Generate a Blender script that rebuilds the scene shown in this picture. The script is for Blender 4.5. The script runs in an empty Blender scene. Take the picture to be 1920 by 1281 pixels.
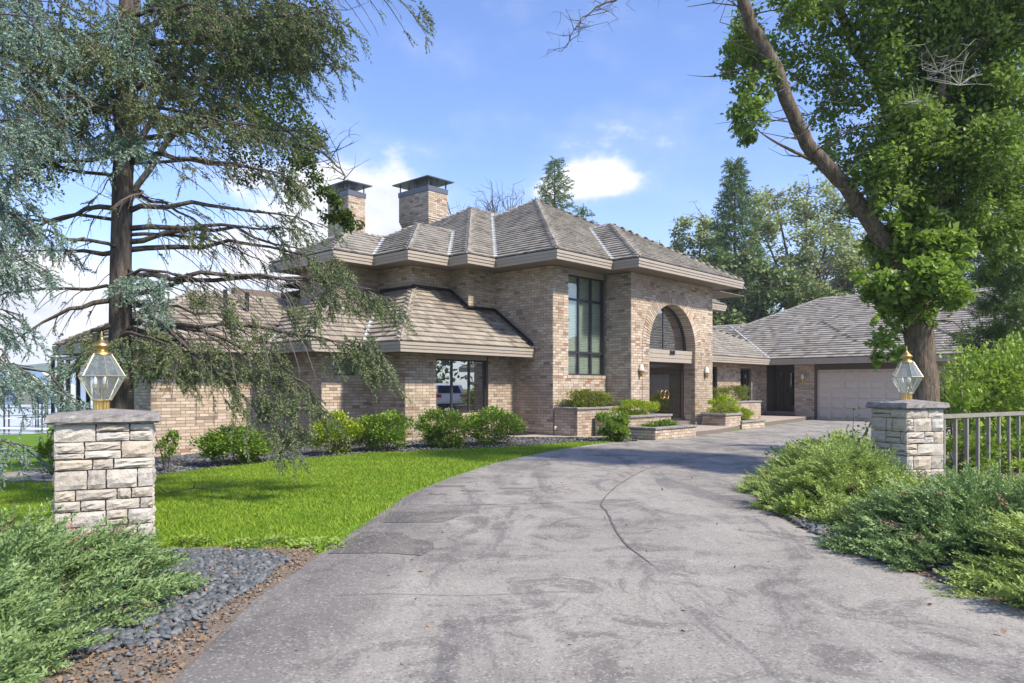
import bpy, math, random
import numpy as np
from mathutils import Vector, Matrix
random.seed(7); RNG = np.random.default_rng(7)
scene = bpy.context.scene
COL = scene.collection

# ------------------------------------------------------------------ camera, sky, sun
FPX, HZ, EYE = 1400.0, 728.0, 1.45
cam_d = bpy.data.cameras.new('camera'); cam = bpy.data.objects.new('camera', cam_d); COL.objects.link(cam)
cam.location = (0, 0, EYE); cam.rotation_euler = (math.radians(90), 0, 0)
cam_d.sensor_width = 36; cam_d.lens = 36 * FPX / 1920; cam_d.shift_y = (HZ - 640.5) / 1920
cam_d.clip_start = .05; cam_d.clip_end = 3000
scene.camera = cam
SUN_EL, SUN_DIR = math.radians(46), Vector((.80, -.60, 0)).normalized()
sun_d = bpy.data.lights.new('sun', 'SUN'); sun_d.energy = 3.1; sun_d.angle = math.radians(4); sun_d.color = (1, .90, .74)
sun = bpy.data.objects.new('sun', sun_d); COL.objects.link(sun)
sd = Vector((SUN_DIR.x * math.cos(SUN_EL), SUN_DIR.y * math.cos(SUN_EL), math.sin(SUN_EL)))
sun.rotation_euler = sd.to_track_quat('Z', 'Y').to_euler()
scene.view_settings.view_transform = 'Standard'; scene.view_settings.look = 'None'
scene.view_settings.gamma = 1; scene.view_settings.use_curve_mapping = False
scene.view_settings.exposure = 1.25

class NT:
    """small node-tree helper"""
    def __init__(s, tree): s.t = tree; s.t.nodes.clear()
    def n(s, typ, **kw):
        nd = s.t.nodes.new(typ)
        for k, v in kw.items():
            if k.startswith('i_'):
                key = k[2:]; nd.inputs[int(key) if key.isdigit() else key.replace('_', ' ')].default_value = v
            else: setattr(nd, k, v)
        return nd
    def l(s, a, b): s.t.links.new(a, b)
    def math(s, op, a, b=None, c=None, clamp=False):
        nd = s.t.nodes.new('ShaderNodeMath'); nd.operation = op; nd.use_clamp = clamp
        for i, v in enumerate((a, b, c)):
            if v is None: continue
            if isinstance(v, (int, float)): nd.inputs[i].default_value = v
            else: s.l(v, nd.inputs[i])
        return nd.outputs[0]
    def mix(s, fac, a, b, blend='MIX'):
        nd = s.t.nodes.new('ShaderNodeMix'); nd.data_type = 'RGBA'; nd.blend_type = blend
        for i, v in ((0, fac), (6, a), (7, b)):
            if isinstance(v, (int, float)): nd.inputs[i].default_value = v
            elif isinstance(v, tuple): nd.inputs[i].default_value = (*v, 1) if len(v) == 3 else v
            else: s.l(v, nd.inputs[i])
        return nd.outputs[2]
    def noise(s, scale, detail=4, rough=.6, vec=None, dist=0):
        nd = s.n('ShaderNodeTexNoise'); nd.inputs['Scale'].default_value = scale
        nd.inputs['Detail'].default_value = detail; nd.inputs['Roughness'].default_value = rough
        nd.inputs['Distortion'].default_value = dist
        if vec is not None: s.l(vec, nd.inputs['Vector'])
        return nd.outputs['Fac']
    def ramp(s, fac, stops, interp='LINEAR'):
        nd = s.t.nodes.new('ShaderNodeValToRGB'); cr = nd.color_ramp; cr.interpolation = interp
        while len(cr.elements) < len(stops): cr.elements.new(.5)
        for e, (p, c) in zip(cr.elements, stops):
            e.position = p; e.color = (*c, 1) if isinstance(c, tuple) else (c, c, c, 1)
        s.l(fac, nd.inputs[0]); return nd.outputs[0]
    def maprange(s, v, a, b, c=0., d=1.):
        nd = s.t.nodes.new('ShaderNodeMapRange'); s.l(v, nd.inputs[0])
        for i, x in enumerate((a, b, c, d)): nd.inputs[i + 1].default_value = x
        nd.interpolation_type = 'SMOOTHSTEP'; return nd.outputs[0]

world = bpy.data.worlds.new('World'); scene.world = world; world.use_nodes = True
w = NT(world.node_tree)
sky = w.n('ShaderNodeTexSky', sky_type='NISHITA', sun_disc=False, sun_elevation=SUN_EL,
          sun_rotation=math.atan2(SUN_DIR.x, SUN_DIR.y))
sky.altitude = 200; sky.air_density = 1.0; sky.dust_density = .6; sky.ozone_density = 2.2
tc = w.n('ShaderNodeTexCoord'); sep = w.n('ShaderNodeSeparateXYZ'); w.l(tc.outputs['Generated'], sep.inputs[0])
az = w.math('ARCTAN2', sep.outputs[0], sep.outputs[1]); el = w.math('ARCSINE', sep.outputs[2])
mp = w.n('ShaderNodeMapping'); mp.inputs['Scale'].default_value = (1, 1, 1.9); w.l(tc.outputs['Generated'], mp.inputs[0])
n1 = w.noise(5.5, 9, .6, mp.outputs[0]); n2 = w.noise(2.1, 3, .5, mp.outputs[0])
def bump(a0, e0, ra, re, amp):
    da = w.math('DIVIDE', w.math('SUBTRACT', az, a0), ra); de = w.math('DIVIDE', w.math('SUBTRACT', el, e0), re)
    r2 = w.math('ADD', w.math('MULTIPLY', da, da), w.math('MULTIPLY', de, de))
    return w.math('MULTIPLY', w.math('EXPONENT', w.math('MULTIPLY', r2, -1)), amp)
dens = w.math('ADD', w.math('MULTIPLY', n1, 1.15), w.math('MULTIPLY', n2, .30))
for b in ((-.20, .19, .085, .065, .62), (-.14, .23, .06, .035, .38), (-.235, .265, .03, .025, .25), (.105, .268, .070, .026, .46), (.045, .255, .03, .018, .26), (.232, .435, .028, .016, .20),
          (-.52, .10, .26, .11, .30), (-.66, .30, .16, .08, .15), (3.0, .5, .8, .35, .3), (-1.9, .45, .6, .3, .3)):  # last two clouds lie out of view, added to make the ambient light whiter
    dens = w.math('ADD', dens, bump(*b))
low = w.maprange(el, .45, .02, 0, .10)
dens = w.math('ADD', dens, low)
cmask = w.maprange(dens, .89, 1.10)
soft = w.maprange(dens, .70, 1.05)
ccol = w.ramp(w.noise(7, 5, .6, mp.outputs[0]), [(.3, (2.6, 2.8, 3.3)), (.62, (4.2, 4.15, 4.15))])
skc = w.mix(1.0, sky.outputs[0], (.66, .70, .88), 'MULTIPLY')
haze = w.maprange(el, .34, -.02, 0, .45)
skc = w.mix(haze, skc, (2.9, 3.4, 4.3))
wc = w.mix(w.math('MULTIPLY', soft, .16), skc, ccol)
wc = w.mix(cmask, wc, ccol)
bg = w.n('ShaderNodeBackground'); bg.inputs[1].default_value = .135; w.l(wc, bg.inputs[0])
wo = w.n('ShaderNodeOutputWorld'); w.l(bg.outputs[0], wo.inputs[0])

# ------------------------------------------------------------------ helpers
TH = math.atan(1290 / 1400); SN, CS = math.sin(TH), math.cos(TH)
def W(x, y):                                   # house axes -> world
    return (x * SN - y * CS, x * CS + y * SN)
def inW(X, Y): return (X * SN + Y * CS, -X * CS + Y * SN)
def pt(px, py, Y): return np.array([(px - 960) / FPX * Y, Y, EYE - (py - HZ) * Y / FPX])
def ground(X, Y):
    X = np.asarray(X, float); Y = np.asarray(Y, float)
    z = -.05 * np.clip(-X - 3, 0, 27)
    lake = np.clip((np.maximum(Y - 46 - np.clip(X + 20, 0, 200) * 3, -X - 33)) / 5, 0, 1)
    return z - lake * 2.2
def tag(o, label=None, cat=None, group=None, kind=None):
    if label: o['label'] = label
    if cat: o['category'] = cat
    if group: o['group'] = group
    if kind: o['kind'] = kind
    return o
def empty(name, loc=(0, 0, 0), rz=0, label=None, cat=None, group=None):
    o = bpy.data.objects.new(name, None); COL.objects.link(o); o.location = loc; o.rotation_euler = (0, 0, rz)
    o.empty_display_size = .2
    return tag(o, label, cat, group)
def npmesh(name, V, Fq, mat=None, smooth=False):
    V = np.asarray(V, np.float32).reshape(-1, 3); Fq = np.asarray(Fq, np.int32)
    k = Fq.shape[1]; me = bpy.data.meshes.new(name)
    me.vertices.add(len(V)); me.vertices.foreach_set('co', V.ravel())
    me.loops.add(Fq.size); me.loops.foreach_set('vertex_index', Fq.ravel())
    me.polygons.add(len(Fq)); me.polygons.foreach_set('loop_start', np.arange(0, Fq.size, k, dtype=np.int32))
    me.polygons.foreach_set('loop_total', np.full(len(Fq), k, np.int32))
    if smooth: me.polygons.foreach_set('use_smooth', np.ones(len(Fq), bool))
    me.update(calc_edges=True)
    if mat: me.materials.append(mat)
    return me
def link(name, me, parent=None, **kw):
    o = bpy.data.objects.new(name, me); COL.objects.link(o)
    if parent is not None: o.parent = parent
    return tag(o, **kw)
class MB:
    def __init__(s): s.v = []; s.f = []
    def add(s, vs, fs):
        b = len(s.v); s.v.extend([tuple(map(float, q)) for q in vs]); s.f.extend([tuple(b + i for i in f) for f in fs]); return s
    BF = ((0, 3, 2, 1), (4, 5, 6, 7), (0, 1, 5, 4), (1, 2, 6, 5), (2, 3, 7, 6), (3, 0, 4, 7))
    def box(s, x0, x1, y0, y1, z0, z1):
        if x0 > x1: x0, x1 = x1, x0
        if y0 > y1: y0, y1 = y1, y0
        return s.add([(x0, y0, z0), (x1, y0, z0), (x1, y1, z0), (x0, y1, z0), (x0, y0, z1), (x1, y0, z1), (x1, y1, z1), (x0, y1, z1)], s.BF)
    def kbox(s, kind, c, s0, s1, n0, n1, z0, z1):   # box against a wall plane; n>0 goes inward
        return s.box(s0, s1, c + n0, c + n1, z0, z1) if kind == 'u' else s.box(c + n0, c + n1, s0, s1, z0, z1)
    def tube(s, pts, rad, k=6, cap=True):
        pts = [np.array(p, float) for p in pts]; n = len(pts); b = len(s.v); prev = None
        for i, p in enumerate(pts):
            d = pts[min(i + 1, n - 1)] - pts[max(i - 1, 0)]; d /= (np.linalg.norm(d) + 1e-9)
            if prev is None:
                a = np.cross(d, (0, 0, 1.)) if abs(d[2]) < .9 else np.cross(d, (1., 0, 0))
            else: a = prev - d * np.dot(prev, d)
            a /= (np.linalg.norm(a) + 1e-9); prev = a; c = np.cross(d, a)
            r = rad[i] if hasattr(rad, '__len__') else rad
            for j in range(k):
                t = 2 * math.pi * j / k; q = p + r * (math.cos(t) * a + math.sin(t) * c); s.v.append(tuple(q))
        for i in range(n - 1):
            for j in range(k):
                s.f.append((b + i * k + j, b + i * k + (j + 1) % k, b + (i + 1) * k + (j + 1) % k, b + (i + 1) * k + j))
        if cap: s.f.append(tuple(b + j for j in range(k))[::-1]); s.f.append(tuple(b + (n - 1) * k + j for j in range(k)))
        return s
    def lathe(s, prof, k=12, c=(0, 0), rot=0, smoothk=None):
        b = len(s.v)
        for r, z in prof:
            for j in range(k):
                t = rot + 2 * math.pi * j / k; s.v.append((c[0] + r * math.cos(t), c[1] + r * math.sin(t), z))
        for i in range(len(prof) - 1):
            for j in range(k): s.f.append((b + i * k + j, b + i * k + (j + 1) % k, b + (i + 1) * k + (j + 1) % k, b + (i + 1) * k + j))
        return s
    def mesh(s, name, mat=None, smooth=False):
        me = bpy.data.meshes.new(name); me.from_pydata(s.v, [], s.f)
        if mat: me.materials.append(mat)
        if smooth: me.polygons.foreach_set('use_smooth', np.ones(len(s.f), bool))
        me.update(); return me
    def build(s, name, mat, parent=None, smooth=False, **kw):
        return link(name, s.mesh(name, mat, smooth), parent, **kw)
def scatter(tv, tf, M, off):
    """copies of a template (tv,tf) with 3x3 matrices M and offsets -> arrays"""
    tv = np.asarray(tv); tf = np.asarray(tf); n = len(off)
    V = np.einsum('nij,kj->nki', M, tv) + off[:, None, :]
    Fm = tf[None] + (np.arange(n) * len(tv))[:, None, None]
    return V.reshape(-1, 3), Fm.reshape(-1, tf.shape[1])
def unit(a): return a / (np.linalg.norm(a, axis=-1, keepdims=True) + 1e-9)
def frames(d, up=None, roll=None):
    """3x3 matrices whose columns are (side, along d, normal)"""
    d = unit(d); r = RNG.normal(size=d.shape) if up is None else up + RNG.normal(size=d.shape) * .35
    sx = unit(np.cross(d, r)); nz = np.cross(sx, d); return np.stack([sx, d, nz], axis=-1)
def smooth_path(pts, n=14):
    """Catmull-Rom through pts"""
    P = [np.array(p, float) for p in pts]; P = [2 * P[0] - P[1]] + P + [2 * P[-1] - P[-2]]; out = []
    segs = len(P) - 3
    for i in range(segs):
        a, b, c, d = P[i:i + 4]; m = max(2, n // segs)
        for j in range(m):
            t = j / m; out.append(.5 * ((2 * b) + (-a + c) * t + (2 * a - 5 * b + 4 * c - d) * t * t + (-a + 3 * b - 3 * c + d) * t ** 3))
    out.append(P[-2]); return np.array(out)

# ------------------------------------------------------------------ materials
def material(name, fn):
    m = bpy.data.materials.new(name); m.use_nodes = True; t = NT(m.node_tree)
    out = t.n('ShaderNodeOutputMaterial'); sh = fn(t)
    t.l(sh[0] if isinstance(sh, tuple) else sh, out.inputs[0]); return m
def pbr(t, col, rough=.7, metal=0., bump=None, bdist=.01, bstr=.5, spec=.5):
    p = t.n('ShaderNodeBsdfPrincipled')
    if isinstance(col, tuple): p.inputs['Base Color'].default_value = (*col[:3], 1)
    else: t.l(col, p.inputs['Base Color'])
    if isinstance(rough, (int, float)): p.inputs['Roughness'].default_value = rough
    else: t.l(rough, p.inputs['Roughness'])
    p.inputs['Metallic'].default_value = metal; p.inputs['Specular IOR Level'].default_value = spec
    if bump is not None:
        b = t.n('ShaderNodeBump'); b.inputs['Distance'].default_value = bdist; b.inputs['Strength'].default_value = bstr
        t.l(bump, b.inputs['Height']); t.l(b.outputs[0], p.inputs['Normal'])
    return p.outputs[0]
def pos(t): return t.n('ShaderNodeNewGeometry').outputs['Position']
def rnd(t):                                   # one number per piece, whether joined or single
    g = t.n('ShaderNodeNewGeometry'); o = t.n('ShaderNodeObjectInfo')
    return t.math('FRACT', t.math('ADD', g.outputs['Random Per Island'], t.math('MULTIPLY', o.outputs['Random'], 7.13)))
def simple(name, col, rough=.6, metal=0., nscale=None, amt=.15, spec=.5):
    def f(t):
        if nscale is None: return pbr(t, col, rough, metal, spec=spec)
        n = t.noise(nscale, 5, .6, pos(t))
        c = t.ramp(n, [(.3, tuple(v * (1 - amt) for v in col)), (.7, tuple(min(1, v * (1 + amt)) for v in col))])
        return pbr(t, c, rough, metal, bump=n, bdist=.004, spec=spec)
    return material(name, f)
def m_brick(t):
    r = rnd(t)
    c = t.ramp(r, [(0, (.40, .325, .25)), (.14, (.48, .405, .33)), (.30, (.43, .345, .27)), (.42, (.53, .455, .385)), (.56, (.36, .285, .225)),
                   (.64, (.50, .415, .33)), (.78, (.39, .325, .27)), (.86, (.45, .345, .265)), (.94, (.25, .20, .165)), (.98, (.32, .19, .135))], 'CONSTANT')
    p = pos(t); n = t.noise(45, 6, .7, p); n2 = t.noise(.5, 3, .55, p)
    c = t.mix(.55, c, t.ramp(n, [(.3, (.34, .34, .34)), (.7, (.66, .66, .66))]), 'OVERLAY')
    c = t.mix(t.maprange(n2, .42, .62, 0, .38), c, (.21, .165, .12)); n3 = t.noise(3.2, 5, .7, p); c = t.mix(t.maprange(n3, .58, .72, 0, .35), c, (.13, .105, .085))
    return pbr(t, c, .88, bump=n, bdist=.006, bstr=.7, spec=.25)
def m_mortar(t):
    n = t.noise(30, 4, .6, pos(t)); return pbr(t, t.ramp(n, [(.3, (.14, .115, .095)), (.7, (.22, .185, .155))]), .95, bump=n, bdist=.003, spec=.2)
def m_shake(warm, dark):
    def f(t):
        r = rnd(t); g = pos(t)
        a, b = ((.245, .215, .178), (.335, .30, .25)) if warm else ((.23, .215, .19), (.325, .305, .275))
        c = t.ramp(r, [(0, a), (.35, b), (.55, tuple(v * .8 for v in a)), (.75, tuple(v * 1.08 for v in b)), (.9, tuple(v * .62 for v in a)), (1, b)])
        n = t.noise(35, 5, .65, g); big = t.noise(.8, 4, .6, g, .6)
        c = t.mix(.5, c, t.ramp(n, [(.3, (.32, .32, .32)), (.7, (.68, .68, .68))]), 'OVERLAY')
        c = t.mix(t.maprange(big, .50, .72, 0, dark), c, (.075, .06, .052))
        return pbr(t, c, .85, bump=n, bdist=.006, spec=.2)
    return f
def m_stone(t):
    r = rnd(t); g = pos(t); n = t.noise(9, 7, .65, g); n2 = t.noise(60, 4, .6, g)
    c = t.ramp(r, [(0, (.40, .36, .31)), (.3, (.49, .46, .41)), (.55, (.36, .335, .30)), (.75, (.47, .41, .33)), (.9, (.43, .41, .385)), (1, (.50, .47, .42))])
    c = t.mix(t.maprange(n, .52, .74, 0, .55), c, (.25, .21, .17)); c = t.mix(t.maprange(n2, .5, .8, 0, .2), c, (.2, .18, .16))
    return pbr(t, c, .9, bump=t.math('ADD', n, t.math('MULTIPLY', n2, .3)), bdist=.03, bstr=.8, spec=.2)
def m_slab(t):
    g = pos(t); n = t.noise(14, 7, .7, g)
    return pbr(t, t.ramp(n, [(.25, (.12, .115, .115)), (.5, (.22, .21, .205)), (.75, (.36, .345, .33))]), .9, bump=n, bdist=.03, spec=.2)
def m_asphalt(t, dk=1.):
    g = pos(t); a = t.noise(.42, 5, .62, g, 1.5); b = t.noise(120, 3, .7, g); c2 = t.noise(1.5, 6, .7, g, 1.2); sq = t.n('ShaderNodeMapping'); sq.inputs['Scale'].default_value = (1.0, .22, 1); sq.inputs['Rotation'].default_value = (0, 0, .3); t.l(g, sq.inputs[0])
    e = t.noise(1.2, 6, .7, sq.outputs[0], 1.0); sx_ = t.n('ShaderNodeSeparateXYZ'); t.l(g, sx_.inputs[0])
    vo = t.n('ShaderNodeTexVoronoi'); vo.inputs['Scale'].default_value = 75; t.l(g, vo.inputs['Vector']); sp_ = t.n('ShaderNodeSeparateColor'); t.l(vo.outputs['Color'], sp_.inputs[0])
    k = lambda *v: tuple(x * dk for x in v)
    c = t.ramp(a, [(.30, k(.175, .166, .155)), (.44, k(.265, .252, .232)), (.58, k(.325, .308, .280)), (.76, k(.21, .20, .187))])
    c = t.mix(t.maprange(c2, .50, .60, 0, .72), c, k(.135, .128, .124)); c = t.mix(t.maprange(e, .50, .66, 0, .6), c, k(.37, .35, .325)); c = t.mix(t.maprange(e, .47, .38, 0, .6), c, k(.115, .111, .118))  # dark bluish patches put tree shade as well as sealcoat into the colour
    edge = t.math('ADD', sx_.outputs[0], t.math('MULTIPLY', c2, 1.6)); c = t.mix(t.maprange(edge, .15, -.55, 0, .6), c, k(.105, .098, .10))
    c = t.mix(t.maprange(sp_.outputs[0], .80, .97, 0, .42), c, (.50, .48, .455)); c = t.mix(t.maprange(sp_.outputs[1], .78, .97, 0, .42), c, (.06, .056, .056))
    c = t.mix(t.maprange(b, .5, .3, 0, .4), c, (.06, .058, .058))
    return pbr(t, c, .88, bump=t.math('ADD', b, t.math('MULTIPLY', sp_.outputs[2], .6)), bdist=.007, bstr=.8, spec=.3)
def m_asphalt_dark(t): return m_asphalt(t, .68)
def m_crack(t): return pbr(t, (.105, .10, .097), .95)
def m_ground(t):
    g = pos(t); n = t.noise(1.3, 6, .7, g); b = t.noise(40, 4, .7, g)
    c = t.ramp(n, [(.3, (.075, .15, .014)), (.55, (.12, .22, .018)), (.8, (.17, .26, .025))]); c = t.mix(t.maprange(b, .4, .7, 0, .35), c, (.04, .075, .01))
    return pbr(t, c, .95, bump=b, bdist=.02, spec=.1)
def m_dirt(t):
    g = pos(t); n = t.noise(4, 6, .7, g); b = t.noise(70, 4, .75, g)
    c = t.ramp(n, [(.3, (.10, .08, .062)), (.7, (.21, .175, .14))]); c = t.mix(t.maprange(b, .4, .7, 0, .6), c, (.31, .265, .225))
    c = t.mix(t.maprange(b, .45, .25, 0, .7), c, (.06, .045, .035))
    return pbr(t, c, .95, bump=b, bdist=.02, spec=.15)
def m_rock(t):
    r = rnd(t); n = t.noise(30, 4, .6, pos(t))
    c = t.ramp(r, [(0, (.03, .038, .046)), (.4, (.06, .072, .085)), (.7, (.10, .115, .13)), (.9, (.17, .18, .185)), (1, (.07, .07, .075))])
    return pbr(t, t.mix(.3, c, t.ramp(n, [(.3, (.06, .065, .07)), (.7, (.22, .23, .24))])), .7, bump=n, bdist=.006)
def leafmat(name, cols, tr=.35, patch=.7, rough=.55):
    def f(t):
        r = rnd(t); g = pos(t); n = t.noise(1.6, 4, .6, g)
        k = len(cols); c = t.ramp(r, [(i / (k - 1), cc) for i, cc in enumerate(cols)])
        c = t.mix(t.maprange(n, .35, .7, 0, patch), c, cols[-1])
        p = t.n('ShaderNodeBsdfPrincipled'); t.l(c, p.inputs['Base Color']); p.inputs['Roughness'].default_value = rough
        p.inputs['Specular IOR Level'].default_value = .35
        tl = t.n('ShaderNodeBsdfTranslucent'); t.l(t.mix(.6, c, (.9, 1, .35), 'MULTIPLY'), tl.inputs[0])
        tl2 = t.n('ShaderNodeHueSaturation'); 
        m = t.n('ShaderNodeMixShader'); m.inputs[0].default_value = tr; t.l(p.outputs[0], m.inputs[1]); t.l(tl.outputs[0], m.inputs[2])
        return m.outputs[0]
    return material(name, f)
def m_bark(c0, c1, sc=12):
    def f(t):
        tcn = t.n('ShaderNodeTexCoord'); m = t.n('ShaderNodeMapping'); m.inputs['Scale'].default_value = (sc, sc, sc * .16); t.l(pos(t), m.inputs[0])
        n = t.noise(1.6, 6, .7, m.outputs[0], .5)
        return pbr(t, t.ramp(n, [(.32, c0), (.62, c1)]), .92, bump=n, bdist=.05, bstr=.9, spec=.15)
    return f
def m_glass(refl, tint=(.92, .96, .95), frost=0.):
    def f(t):
        lw = t.n('ShaderNodeLayerWeight'); lw.inputs[0].default_value = .5
        tr = t.n('ShaderNodeBsdfTransparent'); tr.inputs[0].default_value = (*tint, 1)
        gl = t.n('ShaderNodeBsdfGlossy'); gl.inputs['Roughness'].default_value = .005; gl.inputs[0].default_value = (.95, .97, .97, 1)
        m = t.n('ShaderNodeMixShader'); fac = t.math('ADD', t.math('MULTIPLY', t.math('POWER', lw.outputs['Facing'], 4.), 1 - refl), refl, clamp=True)
        t.l(fac, m.inputs[0]); t.l(tr.outputs[0], m.inputs[1]); t.l(gl.outputs[0], m.inputs[2])
        if not frost: return m.outputs[0]
        d = t.n('ShaderNodeBsdfDiffuse'); d.inputs[0].default_value = (.80, .84, .84, 1); d2 = t.n('ShaderNodeBsdfTranslucent'); d2.inputs[0].default_value = (.80, .84, .84, 1)
        a = t.n('ShaderNodeMixShader'); t.l(d.outputs[0], a.inputs[1]); t.l(d2.outputs[0], a.inputs[2]); a.inputs[0].default_value = .45
        b = t.n('ShaderNodeMixShader'); b.inputs[0].default_value = frost; t.l(m.outputs[0], b.inputs[1]); t.l(a.outputs[0], b.inputs[2]); return b.outputs[0]
    return f
M = {}
for nme, fn in dict(brick=m_brick, mortar=m_mortar, shake=m_shake(True, .75), shake_grey=m_shake(False, .35), shingle=m_shake(False, .15), stone=m_stone, slab=m_slab,
                    asphalt=m_asphalt, asphalt_dark=m_asphalt_dark, crack=m_crack, ground=m_ground, dirt=m_dirt, rock=m_rock,
                    bark_spruce=m_bark((.055, .045, .042), (.17, .145, .13), 16), bark_ash=m_bark((.05, .038, .03), (.21, .17, .135), 14),
                    bark_far=m_bark((.06, .055, .05), (.16, .145, .13), 6), glass=m_glass(.12), glass_dark=m_glass(.16, (.68, .69, .65)),
                    glass_lamp=m_glass(.10, (.9, .94, .93), .15), glass_mirror=m_glass(.42, (.6, .62, .6))).items():
    M[nme] = material(nme, fn)
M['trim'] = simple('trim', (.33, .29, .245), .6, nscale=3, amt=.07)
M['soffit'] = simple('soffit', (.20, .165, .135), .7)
M['deck'] = simple('deck', (.045, .036, .03), .9)
M['frame'] = simple('frame', (.032, .032, .042), .4)
M['brown'] = simple('brown', (.085, .065, .052), .5)
M['door_beige'] = simple('door_beige', (.56, .49, .425), .5, nscale=1.2, amt=.03)
M['metal_flash'] = simple('metal_flash', (.55, .60, .62), .45, .3, nscale=6, amt=.12)
M['black_flash'] = simple('black_flash', (.025, .025, .03), .5)
M['cap_metal'] = simple('cap_metal', (.12, .13, .16), .45, .4)
M['brass'] = simple('brass', (.62, .42, .16), .38, 1., nscale=20, amt=.2)
M['brass_pale'] = simple('brass_pale', (.50, .44, .32), .45, .7)
M['fence'] = simple('fence', (.23, .215, .20), .5, nscale=8, amt=.15)
M['concrete'] = simple('concrete', (.34, .295, .26), .9, nscale=30, amt=.25)
M['concrete_dark'] = simple('concrete_dark', (.16, .13, .115), .95, nscale=40, amt=.35)
M['blind'] = simple('blind', (.40, .43, .36), .8)
M['interior'] = simple('interior', (.05, .045, .04), .9)
M['interior_warm'] = simple('interior_warm', (.34, .27, .21), .9)
M['white'] = simple('white', (.78, .78, .76), .5)
M['black'] = simple('black', (.012, .012, .013), .6)
M['water'] = simple('water', (.42, .48, .52), .22)
M['soil'] = simple('soil', (.055, .04, .03), .95, nscale=30, amt=.3)
M['paint_white'] = simple('paint_white', (.80, .81, .82), .18, spec=.7)
M['tyre'] = simple('tyre', (.02, .02, .02), .8)
M['alloy'] = simple('alloy', (.6, .6, .62), .3, .8)
M['tail_red'] = simple('tail_red', (.45, .02, .02), .25)
M['car_glass'] = simple('car_glass', (.012, .014, .016), .05)
M['canvas_blue'] = simple('canvas_blue', (.14, .22, .36), .8)
M['canvas_cream'] = simple('canvas_cream', (.66, .63, .52), .8)
M['hill'] = simple('hill', (.085, .13, .085), .95, nscale=.05, amt=.4)
M['grass'] = leafmat('grass', [(.13, .24, .02), (.22, .36, .022), (.36, .43, .05), (.16, .28, .02)], .30, .8)
M['juniper'] = leafmat('juniper', [(.13, .21, .085), (.21, .31, .12), (.30, .41, .19), (.19, .30, .10)], .25, .4)
M['juniper_yellow'] = leafmat('juniper_yellow', [(.19, .28, .085), (.32, .42, .12), (.25, .35, .10), (.40, .49, .15)], .25, .6)
M['spruce'] = leafmat('spruce', [(.085, .135, .06), (.135, .195, .085), (.145, .175, .08), (.19, .22, .11)], .15, .5)
M['spruce_blue'] = leafmat('spruce_blue', [(.17, .25, .21), (.27, .37, .33), (.21, .30, .25), (.16, .24, .17)], .12, .4)
M['dead'] = simple('dead', (.23, .155, .10), .9)
M['twig'] = simple('twig', (.12, .10, .09), .9)
M['leaf_ash'] = leafmat('leaf_ash', [(.13, .20, .055), (.20, .30, .08), (.28, .39, .11), (.16, .25, .065)], .45, .4, .4)
M['leaf_vine'] = leafmat('leaf_vine', [(.12, .20, .045), (.21, .32, .065), (.33, .45, .085), (.16, .26, .055)], .45, .4, .4)
M['leaf_oak'] = leafmat('leaf_oak', [(.06, .10, .02), (.10, .15, .03), (.075, .12, .03)], .3, .4)
M['leaf_far'] = leafmat('leaf_far', [(.27, .33, .15), (.36, .42, .20), (.40, .44, .24), (.31, .36, .18)], .35, .4)
M['leaf_far_dark'] = leafmat('leaf_far_dark', [(.13, .19, .075), (.21, .28, .11), (.17, .23, .09)], .25, .4)
M['bush_green'] = leafmat('bush_green', [(.10, .18, .03), (.17, .28, .04), (.26, .38, .05), (.13, .22, .03)], .3, .4)
M['bush_yellow'] = leafmat('bush_yellow', [(.20, .28, .02), (.32, .42, .03), (.42, .50, .04), (.25, .34, .03)], .35, .5)
M['bush_olive'] = leafmat('bush_olive', [(.10, .13, .025), (.17, .22, .03), (.14, .18, .03), (.22, .27, .04)], .3, .5)
M['weed'] = leafmat('weed', [(.19, .29, .06), (.28, .41, .08), (.38, .50, .10), (.24, .35, .07)], .4, .5)
M['cedar'] = leafmat('cedar', [(.08, .145, .05), (.12, .20, .065), (.16, .24, .08), (.11, .18, .07)], .2, .4)

# ------------------------------------------------------------------ terrain, driveway, beds
def sheet(name, poly, mat, lift, sub=.6, **kw):
    """a ground sheet: polygon outline, gridded so that it follows the terrain"""
    import bmesh
    bm = bmesh.new(); vs = [bm.verts.new((x, y, 0)) for x, y in poly]; bm.faces.new(vs)
    xs = [p[0] for p in poly]; ys = [p[1] for p in poly]
    for ax, lo, hi in ((0, min(xs), max(xs)), (1, min(ys), max(ys))):
        k = math.ceil(lo / sub) * sub
        while k < hi:
            co = [0, 0, 0]; no = [0, 0, 0]; co[ax] = k; no[ax] = 1
            bmesh.ops.bisect_plane(bm, geom=bm.verts[:] + bm.edges[:] + bm.faces[:], plane_co=co, plane_no=no); k += sub
    for v in bm.verts: v.co.z = float(ground(v.co.x, v.co.y)) + lift
    bm.normal_update()
    for f in bm.faces:
        if f.normal.z < 0: f.normal_flip()
    me = bpy.data.meshes.new(name); bm.to_mesh(me); bm.free(); me.materials.append(mat)
    return link(name, me, None, **kw)
gx = np.unique(np.concatenate([np.arange(-60, 60.1, 3), [-1500, -600, -300, -120, 120, 300, 700, 1500]]))
gy = np.unique(np.concatenate([np.arange(-30, 90.1, 3), [-400, -100, 140, 250, 420, 600, 1500]]))
GX, GY = np.meshgrid(gx, gy); GZ = ground(GX, GY)
V = np.stack([GX, GY, GZ], -1).reshape(-1, 3); nx = len(gx); ii, jj = np.meshgrid(np.arange(len(gy) - 1), np.arange(nx - 1), indexing='ij')
a = (ii * nx + jj).ravel(); link('ground', npmesh('ground', V, np.stack([a, a + 1, a + nx + 1, a + nx], -1), M['ground']), kind='structure')
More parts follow.
